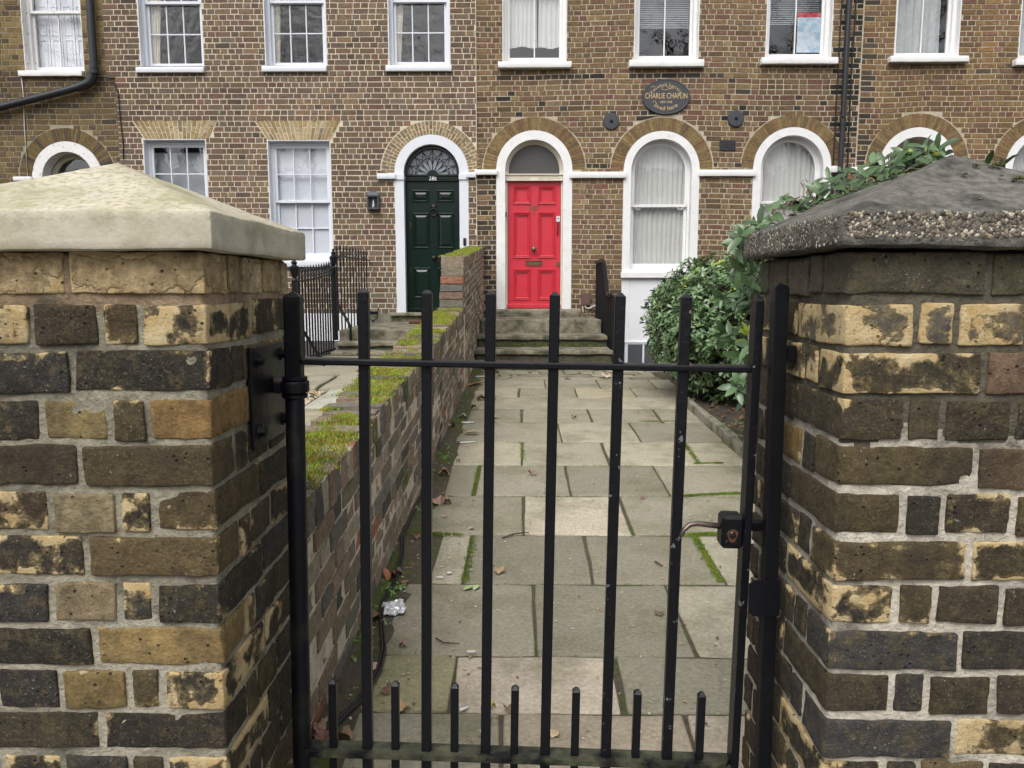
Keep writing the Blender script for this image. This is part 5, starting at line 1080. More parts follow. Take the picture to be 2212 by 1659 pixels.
# pebbles of the dark cap's exposed edge
rp = random.Random(77); ico = bmesh.new(); bmesh.ops.create_icosphere(ico, subdivisions=1, radius=1); iv = [tuple(v.co) for v in ico.verts]; ifs = [tuple(v.index for v in f.verts) for f in ico.faces]; ico.free()
PBL = [(.30,.25,.175), (.13,.11,.08), (.50,.45,.36), (.095,.085,.07), (.08,.076,.07), (.17,.14,.10), (.11,.095,.073)]; mb = MB()
for i in range(3700):
    if i % 3: X, Y = rp.uniform(.50, 1.09), 1.205
    else: X, Y = .491, rp.uniform(1.215, 1.72)
    zz = rp.uniform(1.276, 1.3135) if i % 3 else rp.uniform(1.266, 1.312); s = rp.choice((.0016, .0022, .0028, .0035, .0046)) * (1 if i % 3 else .7)
    a = rp.uniform(0, 3); e = (rp.uniform(.7, 1.5), rp.uniform(.2, .4), rp.uniform(.6, 1.1)); c = PBL[rp.randrange(7)]; pv = Vector((X, Y, zz)); dv = noise.noise_vector(pv * 9 + Vector((7,0,0))) * .005; dv = dv + noise.noise_vector((pv + dv) * 35) * .0025
    q = []
    for v in iv:
        x_, z_ = v[0]*e[0], v[2]*e[2]; x_, z_ = x_*math.cos(a) - z_*math.sin(a), x_*math.sin(a) + z_*math.cos(a)
        q.append((X + dv.x + s*x_, Y + dv.y + s*v[1]*e[1], zz + s*z_) if i % 3 else (X + dv.x + s*v[1]*e[1], Y + dv.y + s*x_, zz + s*z_))
    mb.add(q, ifs, (*c, 0))
o = mb.build('pebbles', M['pebble'], pierR, smooth=True); o['kind'] = 'stuff'
# moss cushions on the dark cap
def captop(X, Y): m_ = max(abs(X - .7955)/.30, abs(Y - 1.47)/.26); return 1.313 + (1.442 - 1.313) * max(0, 1 - m_)
cush = [(.835, 1.40, .013), (.9, 1.37, .018), (.925, 1.36, .02), (.945, 1.365, .014), (.87, 1.34, .012), (.955, 1.345, .010), (.835, 1.335, .011), (.91, 1.335, .012), (.80, 1.40, .007), (.97, 1.40, .012), (.76, 1.36, .006)]
for i in range(46):
    f = rp.random(); cush.append((.50 + .27*f + rp.gauss(0, .006), 1.72 - .22*f + rp.gauss(0, .010), rp.uniform(.0035, .008)))
for i in range(30): cush.append((rp.uniform(.55, 1.05), rp.uniform(1.24, 1.5), rp.uniform(.001, .0035)))
mb = MB()
for x, y, s in cush:
    z = captop(x, y) + .003; c = rp.choice([(.17,.17,.06), (.12,.13,.05), (.20,.20,.10), (.24,.24,.16)]) if s > .006 else rp.choice([(.22,.22,.19), (.16,.17,.12), (.28,.27,.2)])
    for k in range(int(40 + 4500*s)):
        d = Vector((rp.gauss(0,1), rp.gauss(0,1), abs(rp.gauss(0,1)))).normalized(); p = Vector((x, y, z)) + Vector((d.x, d.y, d.z*.6)) * s; w = .0011; a = rp.uniform(0, 6)
        mb.add([tuple(p - d*s*.4 + Vector((w*math.cos(a + 2.09*j), w*math.sin(a + 2.09*j), 0))) for j in range(3)] + [tuple(p + d*s*.22)], [(0,1,3),(1,2,3),(2,0,3)], (*[q*rp.uniform(.7,1.3) for q in c], 0))
o = mb.build('moss', M['moss'], pierR); o['kind'] = 'stuff'

# ------------------------------------------------------------------ the iron gate
GY = 1.545; gate = thing('garden_gate', 'black painted iron bar gate standing between the two brick piers', 'gate', (-.474, GY, .0), rot=(0, R(.85), R(-1.2)))
def gbar(name, x, z0, z1, w, m='iron', y=0, pyr=.006, d=None):
    d = d or w; mb = MB(); h = w / 2; hd = d / 2; b = .0015; mb.box(x - h, x + h, y - hd, y + hd, z0, z1 - pyr, b=b)
    mb.add([(x - h + b, y - hd + b, z1 - pyr), (x + h - b, y - hd + b, z1 - pyr), (x + h - b, y + hd - b, z1 - pyr), (x - h + b, y + hd - b, z1 - pyr), (x - h*.35, y - hd*.35, z1), (x + h*.35, y - hd*.35, z1), (x + h*.35, y + hd*.35, z1), (x - h*.35, y + hd*.35, z1)], [(0,1,5,4), (1,2,6,5), (2,3,7,6), (3,0,4,7), (4,5,6,7)])
    return mb.build(name, M[m], gate, local=True)
XB = [.143, .270, .397, .524, .653, .782]; ZR, ZB = 1.052, .213
for i, x in enumerate(XB): gbar('bar', x, .10, 1.198, .0205, 'iron_chip' if i > 3 else 'iron')
for x in (.069, .203, .330, .458, .587, .716, .850): gbar('short_bar', x, .10, .372 - .004*x, .0165)
gbar('stile', .922, .08, 1.20, .016, 'iron_chip', d=.040, pyr=.012)
mb = MB(); mb.box(.018, .914, -.020, .020, ZR - .0065, ZR + .0065, b=.003); mb.build('rail', M['iron'], gate, local=True)
mb = MB()
prof = [(.004, -.008), (.016, -.022), (.030, -.024), (.885, -.024), (.905, -.016), (.914, 0), (.914, .022), (.016, .022), (.004, .008)]
mb.add([(x, y, ZB + dz) for dz in (-.006, .006) for x, y in prof], [tuple(range(9))[::-1], tuple(range(9, 18))] + [(i, (i+1) % 9, 9 + (i+1) % 9, 9 + i) for i in range(9)]); mb.build('rail', M['ironrail'], gate, local=True)
mb = MB(); mb.box(-.016, .017, -.016, .016, 1.012, 1.184, b=.004); mb.add([(-.012,-.012,1.184),(.013,-.012,1.184),(.013,.012,1.184),(-.012,.012,1.184),(0,0,1.192)], [(0,1,4),(1,2,4),(2,3,4),(3,0,4)]); mb.lathe([(.0195, .05), (.0195, .978), (.018, .982)], (0, 0, 0), 'z', 16); mb.build('hinge_post', M['ironpost'], gate, smooth=True, auto=35, local=True)
mb = MB(); mb.lathe([(.024, .976), (.026, .978), (.026, .984), (.022, .986)], (0, 0, 0), 'z', 16); mb.lathe([(.024, 1.012), (.026, 1.014), (.026, 1.019), (.022, 1.021)], (0, 0, 0), 'z', 16); mb.build('washer', M['iron'], gate, smooth=True, auto=35, local=True)
lb = MB(); lb.box(.868, .912, -.030, .016, .690, .758, b=.006); latch = lb.build('latch_box', M['iron_chip'], gate, local=True)
mb = MB(); mb.lathe([(.007, 0), (.007, -.004), (.004, -.006)], (.888, -.030, .722), 'y', 8); mb.build('rivet', M['darkmetal'], latch, local=True)
mb = MB(); n = 14; mb.add([(.889 + (.0105 + .0015*math.sin(3*a))*math.cos(a), -.0304, .721 + (.0105 if math.sin(a) > 0 else .017)*math.sin(a)) for a in [2*math.pi*i/n for i in range(n)]], [tuple(range(n))]); mb.build('rust_patch', M['rust'], latch, local=True)
mb = MB(); mb.tube([(.872, -.006, .730), (.845, -.008, .733), (.822, -.010, .736), (.806, -.012, .733), (.795, -.014, .723), (.789, -.016, .711)], [.0062, .006, .0055, .0055, .005, .0045], 8); mb.build('handle', mat('worn steel', (.17,.13,.115), .38, metal=.7, var=.4, vscale=60), latch, smooth=True, local=True)
mb = MB(); mb.box(.930, .968, -.010, .010, .722, .742, b=.002); mb.build('bolt', M['iron'], latch, local=True)
# hinge bracket bolted to the left pier
hx = -.508; hb = thing('hinge_bracket', 'black steel hinge plate bolted to the side of the yellow-topped pier', 'bracket', (hx, 1.515, .9))
mb = MB(); mb.box(hx + .001, hx + .009, 1.412, 1.624, .895, 1.088, b=.002); mb.build('plate', M['iron'], hb)
for y in (1.445, 1.592):
    for z in (.925, 1.062): mb = MB(); mb.lathe([(.015, 0), (.015, .003), (.0105, .003), (.0105, .011), (.007, .013)], (hx + .009, y, z), 'x', 6); mb.build('bolt_head', M['iron'], hb)
mb = MB(); cxh, cyh = -.46, GY
mb.lathe([(.021, .988), (.029, .988), (.030, .991), (.030, 1.008), (.029, 1.011), (.021, 1.011)], (cxh, cyh, 0), 'z', 20); mb.box(hx + .009, cxh - .02, cyh - .022, cyh + .022, .987, 1.010, b=.003); mb.build('collar', M['iron'], hb, smooth=True, auto=35)
mb = MB(); vs, fs = noisy_block(.02, .03, .012, (4,4,3), .005, .003, 60, 4); mb.add([(hx + .02 + v[0], cyh - .005 + v[1], 1.014 + v[2]) for v in vs], fs, (.2,.15,.12,0)); mb.build('weld', mat('weld bead', (.12,.09,.08), .7, bump=.8, bscale=200), hb, smooth=True)
# slam post on the right pier
gp = thing('gate_post', 'black square iron slam post fixed to the sooty pier', 'post', (.492, 1.455, 0), rot=(0, R(-.35), 0))
def lbox(name, x0, x1, y0, y1, z0, z1, m='iron', b=.002): mb = MB(); mb.box(x0, x1, y0, y1, z0, z1, b=b); return mb.build(name, M[m], gp, local=True)
lbox('post', -.0135, .0135, -.0135, .0135, .02, 1.200); mb = MB(); mb.add([(-.0125,-.0125,1.2),(.0125,-.0125,1.2),(.0125,.0125,1.2),(-.0125,.0125,1.2),(0,0,1.208)], [(0,1,4),(1,2,4),(2,3,4),(3,0,4)]); mb.build('post_tip', M['iron'], gp, local=True)
for z in (1.075, .15): lbox('lug', .0135, .032, -.012, .012, z - .015, z + .015)
mb = MB(); q = [(-.045 + .010, .563), (.016, .563), (.016, .635), (-.045 + .010, .635), (-.0445, .627), (-.0445, .571)]; mb.poly([q[5], q[0], q[1], q[2], q[3], q[4]], -.0185, -.0136); mb.build('slam_plate', M['iron'], gp, local=True)
# ------------------------------------------------------------------ railings
def railing(t, pts_rail, bars, foot, m='iron_far', spear=True, head=.13, bw=.008):
    """pts_rail: polyline (x,y,z) of the top rail; bars at given y with top and foot functions"""
    mb = MB()
    for a, b in zip(pts_rail[:-1], pts_rail[1:]):
        a, b = Vector(a), Vector(b); mb.add([(a.x-.018,a.y,a.z-.008),(a.x+.018,a.y,a.z-.008),(a.x+.018,a.y,a.z+.008),(a.x-.018,a.y,a.z+.008),(b.x-.018,b.y,b.z-.008),(b.x+.018,b.y,b.z-.008),(b.x+.018,b.y,b.z+.008),(b.x-.018,b.y,b.z+.008)], [(0,1,2,3),(7,6,5,4),(0,4,5,1),(1,5,6,2),(2,6,7,3),(3,7,4,0)])
    mb.build('rail', M[m], t)
    def zr(y):
        for a, b in zip(pts_rail[:-1], pts_rail[1:]):
            lo, hi = (a, b) if a[1] < b[1] else (b, a)
            if lo[1] - 1e-6 <= y <= hi[1] + 1e-6: return lo[2] + (hi[2] - lo[2]) * (y - lo[1]) / max(1e-6, hi[1] - lo[1])
        return pts_rail[0][2]
    for y in bars:
        x = pts_rail[0][0]; z = zr(y); mb = MB()
        if spear:
            mb.box(x - bw, x + bw, y - bw, y + bw, foot(y), z + head * .25)
            mb.lathe([(.010, 0), (.017, .012), (.012, .022), (.013, .032), (.009, head*.42), (.017, head*.52), (.013, head*.68), (.002, head)], (x, y, z + head*.2), 'z', 6)
        else: mb.box(x - bw, x + bw, y - bw, y + bw, foot(y), z)
        mb.build('bar', M[m], t)
RX = -2.28
t = thing('area_railing', 'black spear-topped railing with urn finial posts beside the steps of the green door', 'railing', (RX, 9.6, .4))
lo = [(RX, 7.8 + 1.45*i/8, 1.255 + .10*(i/8)**1.6) for i in range(9)] + [(RX, 9.38, 1.40), (RX, 9.5, 1.48), (RX, 9.62, 1.56), (RX, 9.8, 1.585), (RX, 11.66, 1.59)]
bars = [7.95 + .115*i for i in range(13)] + [9.62 + .185*i for i in range(11)]
railing(t, lo, bars, lambda y: .40 if y < 9.4 else .655)
mb = MB(); mb.box(RX - .012, RX + .012, 7.8, 9.4, .44, .46); mb.build('rail', M['iron_far'], t)
for y, zb, zt in ((7.8, .36, 1.255), (9.45, .55, 1.42)):
    mb = MB(); mb.box(RX - .026, RX + .026, y - .026, y + .026, zb, zt); mb.lathe([(.022, 0), (.03, .02), (.02, .04), (.032, .07), (.048, .12), (.05, .15), (.03, .165), (.022, .18), (.034, .195), (.012, .22), (.02, .235), (.004, .25)], (RX, y, zt - .01), 'z', 12); mb.build('post', M['iron_far'], t, smooth=True, auto=40)
mb = MB(); mb.tube([(RX + .02, 7.8, .90), (RX + .05, 7.82, .78), (RX + .23, 7.95, .40), (RX + .23, 7.95, .34)], .016, 6); mb.build('brace', M['iron_far'], t)
mb = MB(); mb.tube([(RX + .02, 9.45, 1.12), (RX + .05, 9.42, .98), (RX + .19, 9.35, .76), (RX + .21, 9.34, .70), (RX + .21, 9.34, .55)], .016, 6); mb.build('brace', M['iron_far'], t)
RX2 = 1.12; t = thing('stair_railing', 'plain black stair railing dropping beside the steps of the red door', 'railing', (RX2, 10.4, .4))
hr = [(RX2, 11.63, 1.55), (RX2, 10.75, 1.55), (RX2, 10.55, 1.53), (RX2, 10.42, 1.46), (RX2, 10.28, 1.33), (RX2, 10.02, 1.11), (RX2, 9.9, 1.09), (RX2, 9.25, 1.065)]
railing(t, hr, [9.3 + .112*i for i in range(21)], lambda y: .30 if y < 10.4 else .55, spear=False)
mb = MB(); mb.tube([(p[0], p[1], p[2] + .012) for p in hr], .026, 8); mb.build('handrail', M['iron_far'], t, smooth=True)
mb = MB(); mb.box(RX2 - .02, RX2 + .02, 9.23, 9.27, .18, 1.06); mb.box(RX2 - .012, RX2 + .012, 9.25, 10.38, .36, .38); mb.build('post', M['iron_far'], t)
# boot scraper by the green door
bs = thing('boot_scraper', 'small black iron boot scraper at the foot of the brick left of the green door', 'boot scraper', (ax(806, 690, 11.5), 11.5, .68))
cx, yb = ax(806, 690, 11.5), 11.5; mb = MB()
mb.tube([(cx - .075, yb, .90), (cx - .07, yb, .83), (cx - .075, yb, .78), (cx - .05, yb, .72), (cx, yb, .695), (cx + .05, yb, .72), (cx + .075, yb, .78), (cx + .07, yb, .83), (cx + .085, yb, .89), (cx + .10, yb, .895)], .008, 6); mb.build('frame', M['iron_far'], bs)
mb = MB(); mb.box(cx - .075, cx + .075, yb - .006, yb + .006, .79, .835); mb.box(cx - .012, cx + .012, yb - .012, yb + .012, .67, .70); mb.build('blade', M['iron_far'], bs)

# ------------------------------------------------------------------ shrubs
def leaf_geo(L, W, fold=.18, curl=.25, st=(0, .18, .45, .75, 1.0), prof=(.06, .55, 1, .72, .02)):
    vs = []; fs = []
    for u, w in zip(st, prof):
        y = L * u; z = -curl * L * u * u; h = W * w / 2; vs += [(-h, y, z + fold * h), (0, y, z), (h, y, z + fold * h)]
    for i in range(len(st) - 1):
        a = 3 * i; fs += [(a, a+1, a+4, a+3), (a+1, a+2, a+5, a+4)]
    return vs, fs
def shrub(name, label, cat, base, centre, radii, nwhorl, nl, L, W, prof, pal, m, seed, ok, inside=.62, lean=.35, spread=(35, 82), tones=None, sunk=0, extra=None):
    r = random.Random(seed); root = thing(name, label, cat, base); leaves = []; tips = []
    cands = 0
    while len(tips) < nwhorl and cands < nwhorl * 30:
        cands += 1; d = Vector((r.gauss(0,1), r.gauss(0,1), r.gauss(0,1))).normalized(); rad = inside + (1 - inside) * r.random() ** .6
        bump_ = 1 + .16 * noise.noise(d * 2.1 + Vector((seed, 0, 0))) + .08 * noise.noise(d * 6 + Vector((seed, 0, 0)))
        p = Vector((centre[0] + d.x*radii[0]*rad*bump_, centre[1] + d.y*radii[1]*rad*bump_, centre[2] + d.z*radii[2]*rad*bump_))
        if not ok(p): continue
        a = (Vector((d.x/radii[0], d.y/radii[1], d.z/radii[2])).normalized() * (1 - lean) + Vector((0, 0, lean)) + Vector((r.gauss(0,.28), r.gauss(0,.28), r.gauss(0,.28)))).normalized(); tips.append((p, a, rad))
    for p in (extra or []): tips.append((Vector(p[0]), Vector(p[1]).normalized(), 1.0))
    for p, a, rad in tips:
        u = a.orthogonal().normalized(); v = a.cross(u); n = r.randint(*nl); ph = r.uniform(0, 6.28); young = rad > .9 and r.random() < .03; dead = r.random() < .005; base_c = pal[r.randrange(len(pal))]
        if young: base_c = tones[0]
        if dead and len(tones) > 1: base_c = tones[1]
        for i in range(n):
            az_ = ph + 2.4 * i + r.uniform(-.2, .2); th = R(r.uniform(*spread)); q = u * math.cos(az_) + v * math.sin(az_); d = (a * math.cos(th) + q * math.sin(th)).normalized()
            d = (d + Vector((0, 0, -.12))).normalized(); nn = (a * math.sin(th) - q * math.cos(th)); x = d.cross(nn).normalized(); nn = x.cross(d).normalized(); s = r.uniform(.5, 1.15)
            pp = p - a * r.uniform(0, .75 * L)
            mtx = Matrix(((x.x, d.x, nn.x, pp.x), (x.y, d.y, nn.y, pp.y), (x.z, d.z, nn.z, pp.z), (0,0,0,1))) @ Matrix.Scale(s, 4); k = r.uniform(.75, 1.3); c = tuple(b_ * k for b_ in base_c)
            px_, py_, zc = proj(p); vis = a.dot((Vector((0,0,EYE)) - p).normalized()); inf = 0 <= px_ <= 2212 and 0 <= py_ <= 900 and not (px_ > 1650 and py_ > 520 - (px_ - 1650) * .5)
            leaves.append((-(s / zc) * (1 if inf and vis > -.2 and rad > .8 else .01), mtx, c))
    leaves.sort(key=lambda l: l[0]); metas = []
    for k in range(8):                                             # eight leaf shapes shared by the leaves that are objects of their own
        vs, fs = leaf_geo(L, W * r.uniform(.85, 1.15), r.uniform(.1, .4), r.uniform(.1, .4), prof=prof); me = bpy.data.meshes.new('leaf'); me.from_pydata(vs, [], fs); c = pal[k % len(pal)]; kk = r.uniform(.85, 1.2)
        at_ = me.attributes.new('col', 'FLOAT_COLOR', 'FACE'); at_.data.foreach_set('color', [x for _ in fs for x in (c[0]*kk, c[1]*kk, c[2]*kk, 0)]); me.materials.append(M[m]); me.polygons.foreach_set('use_smooth', [True]*len(fs)); metas.append((me, vs, fs))
    st_ = MB()
    for i, (sc, mtx, c) in enumerate(leaves):
        me, vs, fs = metas[r.randrange(8)]
        if i < 300:
            o = bpy.data.objects.new('leaf', me); C.objects.link(o); o.parent = root; o.matrix_local = Matrix.Translation(-Vector(base)) @ mtx
        else: st_.add([tuple(mtx @ Vector(v)) for v in vs], fs, (*c, 0))
    o = st_.build('foliage', M[m], root, smooth=True); o['kind'] = 'stuff'
    bm_ = MB(); bs_ = Vector(base)
    for p, a, rad in tips[::3]:
        mid = bs_.lerp(p, .5) + Vector((0, 0, -.08 * r.random())) + Vector((r.gauss(0,.04), r.gauss(0,.04), 0)); bm_.tube([tuple(bs_ + Vector((r.gauss(0,.06), r.gauss(0,.06), 0))), tuple(mid), tuple(p)], [.012, .007, .003], 5, cap=False)
    bm_.build('branches', M['bark'], root); return root
CH = [(.14,.235,.095), (.105,.19,.078), (.175,.275,.125), (.125,.21,.10), (.16,.25,.095)]
shrub('evergreen_bush', 'dense rounded bush of small pale-green leaf rosettes at the path edge before the white apron', 'bush', (1.95, 7.25, .18), (1.98, 7.3, .84), (.86, .92, .70), 3600, (5, 8), .060, .024, (.1, .5, .95, .9, .05), CH, 'leafmatt', 3,
      lambda p: p.z > .16 and (p.x > 1.12 + max(0, (1.0 - p.z)) * .28), tones=[(.30,.38,.035)], lean=.45)
LA = [(.06,.115,.04), (.08,.14,.055), (.05,.095,.037), (.10,.165,.075), (.07,.13,.05)]
ex = []
for px_, py_ in ((1600, 545), (1620, 500), (1640, 480), (1665, 455), (1690, 430), (1720, 425), (1745, 410), (1770, 412), (1790, 385), (1815, 370), (1835, 392), (1860, 362), (1885, 352), (1905, 345), (1930, 345), (1955, 322), (1975, 328), (2000, 318), (2015, 330), (1585, 640), (1575, 720), (1600, 800), (1615, 850)):
    Yq = 4.3 + .35 * ((px_ * 7) % 10) / 10; X_, Z_ = at(px_, py_, Yq); ex.append(((X_, Yq, Z_), (-.45, -.5, .75)))
re_ = random.Random(44)
for i in range(46):
    py_ = re_.uniform(500, 840); px_ = re_.uniform(1555 + max(0, 640 - py_) * .35 + max(0, py_ - 700) * .25, 1660); Yq = re_.uniform(4.2, 4.9); X_, Z_ = at(px_, py_, Yq); ex.append(((X_, Yq, Z_), (-.5 + re_.gauss(0, .3), -.6 + re_.gauss(0, .3), .4 + re_.gauss(0, .3))))
for i in range(40):
    t_ = re_.random(); px_ = 1640 + 400 * t_; py_ = 505 - 180 * t_ + re_.uniform(-18, 40); Yq = re_.uniform(4.2, 4.8); X_, Z_ = at(px_, py_, Yq); ex.append(((X_, Yq, Z_), (-.4 + re_.gauss(0, .35), -.5 + re_.gauss(0, .35), .7)))
shrub('laurel_shrub', 'tall shrub with long glossy dark leaves rising behind the dark-capped pier', 'shrub', (2.6, 4.75, .12), (2.70, 4.75, .98), (1.42, .8, .98), 1050, (5, 8), .108, .042, (.1, .75, 1, .8, .05), LA, 'leaf', 4,
      lambda p: p.z > .42 + .25 * max(0, 1.7 - p.x), tones=[(.30,.36,.05), (.16,.035,.022)], lean=.4, extra=ex)
mb = MB(); rr_ = random.Random(8)
for px_, py_ in ((1742, 412), (1737, 395), (1757, 425), (1700, 440), (1668, 452), (1690, 462), (1835, 385), (1920, 335), (1580, 555), (1715, 428)):
    X_, Z_ = at(px_, py_, 4.25); mb.tube([(X_, 4.25, Z_ - .07), (X_ + rr_.gauss(0,.01), 4.25, Z_ - .03), (X_ + rr_.gauss(0,.012), 4.24, Z_)], [.002, .0022, .003], 5)
    for _ in range(5): q = (X_ + rr_.gauss(0,.009), 4.24 + rr_.gauss(0,.009), Z_ + rr_.gauss(0,.010)); mb.lathe([(.001,-.005),(.0038,0),(.001,.005)], q, 'z', 5)
o = mb.build('flower_buds', mat('pink buds', (.20,.095,.07), .7), bpy.data.objects['laurel_shrub']); o['kind'] = 'stuff'
# weeds and low cover beside the edging stone and on the steps
mb = MB(); rr_ = random.Random(12); gv, gf_ = leaf_geo(.017, .011, .2, .3, st=(0, .4, 1), prof=(.1, 1, .2))
spots = [(rr_.uniform(1.53, 2.3), rr_.uniform(3.6, 6.2)) for _ in range(240)] + [(rr_.uniform(-.555, -.51), rr_.uniform(2.2, 8)) for _ in range(45)] + [(-.50, 2.86)] * 14 + [(-.52, 2.45)] * 8 + [(-.5, 4.9)] * 10
for x, y in spots:
    x += rr_.gauss(0, .015); y += rr_.gauss(0, .02); c = rr_.choice([(.10,.19,.035), (.07,.14,.025), (.14,.22,.05)])
    for i in range(5):
        e = Matrix.Translation((x, y, gz(y) + .012)) @ Euler((rr_.uniform(.2, 1.0), 0, rr_.uniform(0, 6.3)), 'ZYX').to_matrix().to_4x4() @ Matrix.Rotation(rr_.uniform(0, 6.28), 4, 'Z'); k = rr_.uniform(.6, 1.2)
        mb.add([tuple(e @ Vector((v[0]*k, v[1]*k, v[2]*k + .004))) for v in gv], gf_, (*[q*rr_.uniform(.8, 1.2) for q in c], 0))
for i in range(60):
    x = rr_.uniform(-.45, 1.0); y, z = rr_.choice(((9.13, .34), (9.69, .46), (10.37, .60)))
    for k in range(4): e = Matrix.Translation((x, y, z)) @ Euler((rr_.uniform(0, 1.5), 0, rr_.uniform(0, 6.3))).to_matrix().to_4x4(); mb.add([tuple(e @ Vector(v)) for v in gv], gf_, (.09, .18, .03, 0))
o = mb.build('weeds', M['leafmatt'], None, smooth=True); tag(o, 'small green weeds along the wall foot and the edging stone', 'weeds', kind='stuff')
# leaf litter under the shrubs
mb = MB()
for i in range(420):
    x, y = rr_.uniform(1.53, 2.5), rr_.uniform(3.5, 7); c = rr_.choice([(.12,.06,.03), (.08,.045,.025), (.17,.10,.05)]); vs, fs = leaf_geo(.06, .03, rr_.uniform(-.3, .5), rr_.uniform(-.3, .5)); e = Matrix.Translation((x, y, gz(y) + .035)) @ Euler((rr_.gauss(0,.3), rr_.gauss(0,.3), rr_.uniform(0, 6.3))).to_matrix().to_4x4(); mb.add([tuple(e @ Vector(v)) for v in vs], fs, (*c, 0))
o = mb.build('leaf_litter', M['dryleaf'], None, smooth=True); tag(o, 'brown leaf litter on the soil under the shrubs', 'litter', kind='stuff')
# dead plant on the landing
mb = MB(); X_, Z_ = at(1262, 682, 11.45)
for i in range(160):
    d = Vector((rr_.gauss(0,1), rr_.gauss(0,1), abs(rr_.gauss(0,1)))).normalized(); p = Vector((X_, 11.4, .765)) + Vector((d.x*.14, d.y*.1, d.z*.09)); e = Matrix.Translation(p) @ Euler((rr_.uniform(0,3), rr_.uniform(0,3), rr_.uniform(0,6))).to_matrix().to_4x4(); mb.add([tuple(e @ Vector((v[0]*1.1, v[1]*1.1, v[2]))) for v in gv], gf_, (*rr_.choice([(.20,.13,.07), (.10,.06,.04), (.27,.2,.11)]), 0))
tag(mb.build('dead_plant', M['dryleaf'], None), 'heap of withered brown plant on the landing under the cable box', 'plant')

# ------------------------------------------------------------------ litter on the path
def dry_leaf(px_, py_, size, label, col=(.36,.20,.12), name='dry_leaf', cat='leaf', group=None, maple=False, flat=.3, seed=0):
    p = gat(px_, py_); r = random.Random(px_ * 7 + py_); mb = MB()
    if maple:
        n = 22; vs = [(0, 0, 0)]
        for i in range(n):
            a = 2*math.pi*i/n; q = size*.5*(.62 + .38*abs(math.cos(2.5*a + .2))); vs.append((q*math.cos(a), q*math.sin(a), size*flat*(.5*math.cos(2*a) + r.uniform(-.15, .35))))
        fs = [(0, 1 + i, 1 + (i+1) % n) for i in range(n)]
    else: vs, fs = leaf_geo(size, size*.5, r.uniform(.3, .9), r.uniform(-.3, .3)); vs = [(v[0], v[1] - size/2, v[2]) for v in vs]
    zmin = min(v[2] for v in vs); e = Matrix.Translation(p + Vector((0, 0, .006))) @ Matrix.Rotation(r.uniform(0, 6.3), 4, 'Z')
    mb.add([tuple(e @ Vector((v[0], v[1], v[2] - zmin))) for v in vs], fs, (*[c*k_*r.uniform(.85, 1.15) for c, k_ in zip(col, (.92, 1.12, 1.15))], 0)); o = mb.build(name, M['dryleaf'], None, smooth=True); return tag(o, label, cat, group)
G = 'dry leaves on the path'
dry_leaf(1077, 1239, .055, 'large pale brown crumpled leaf lying alone on the middle slabs', (.46,.25,.15), maple=True, flat=.45, group=G)
dry_leaf(1017, 836, .16, 'rust brown curled leaf at the wall foot near the steps', (.33,.13,.06), group=G); dry_leaf(1031, 833, .19, 'big tan curled leaf touching the rust brown one near the steps', (.48,.24,.13), group=G)
dry_leaf(1072, 803, .15, 'orange brown leaf on the broken paving before the steps', (.50,.2,.09), group=G); dry_leaf(1084, 793, .16, 'dark brown leaf on the broken paving close to the step', (.2,.08,.05), group=G)
dry_leaf(1019, 941, .13, 'long pinkish brown curled leaf on the slab by the wall', (.50,.32,.24), group=G); dry_leaf(959, 1030, .075, 'folded reddish brown leaf beside a twig near the wall', (.30,.13,.09), maple=True, flat=.5, group=G)
dry_leaf(937, 1090, .095, 'brown pointed leaf lying at the wall foot beside the second bar', (.38,.2,.14), maple=True, group=G); dry_leaf(1069, 905, .09, 'yellowish tan leaf beside the third bar', (.55,.33,.16), group=G)
dry_leaf(807, 1346, .06, 'dark brown leaf tucked under the foil wrapper', (.2,.09,.06), maple=True, flat=.5, group=G); dry_leaf(844, 1256, .06, 'upright rust leaf beside the black cable', (.42,.16,.07), maple=True, flat=.7, group=G)
dry_leaf(875, 1263, .06, 'narrow brown leaf in the joint beside the second bar', (.36,.16,.11), group=G); dry_leaf(814, 1453, .05, 'pale tan leaf beside the cable low on the path', (.5,.36,.26), maple=True, group=G)
dry_leaf(871, 1538, .045, 'tan leaf scrap in the joint behind the first short bars', (.48,.28,.17), maple=True, flat=.5, group=G); dry_leaf(1096, 1540, .035, 'dark curled leaf scrap in the joint behind the third bar', (.2,.12,.08), maple=True, flat=.6, group=G)
dry_leaf(1019, 1145, .04, 'small brown leaf in the middle of the fifth slab row', (.46,.28,.2), group=G); dry_leaf(1310, 817, .13, 'pale pink leaf at the mossy edge of the broken paving', (.62,.36,.26), maple=True, group=G)
dry_leaf(1061, 1533, .032, 'bright yellow leaf scrap lying in the slab joint', (.55,.45,.05), maple=True, flat=.5, group=G); dry_leaf(799, 1408, .03, 'round yellow green leaf at the wall foot', (.42,.45,.12), maple=True, group=G)
dry_leaf(1012, 1275, .05, 'fresh pale green leaf left of a matching green leaf', (.36,.42,.17), group=G); dry_leaf(1029, 1274, .05, 'fresh pale green leaf right of a matching green leaf', (.40,.46,.2), group=G)
dry_leaf(1197, 1592, .035, 'little tan leaf on the lowest pinkish slab', (.5,.34,.22), maple=True, group=G); dry_leaf(1424, 1330, .04, 'brown smudge of leaf on the right hand slab near the latch', (.17,.10,.07), maple=True, group=G)
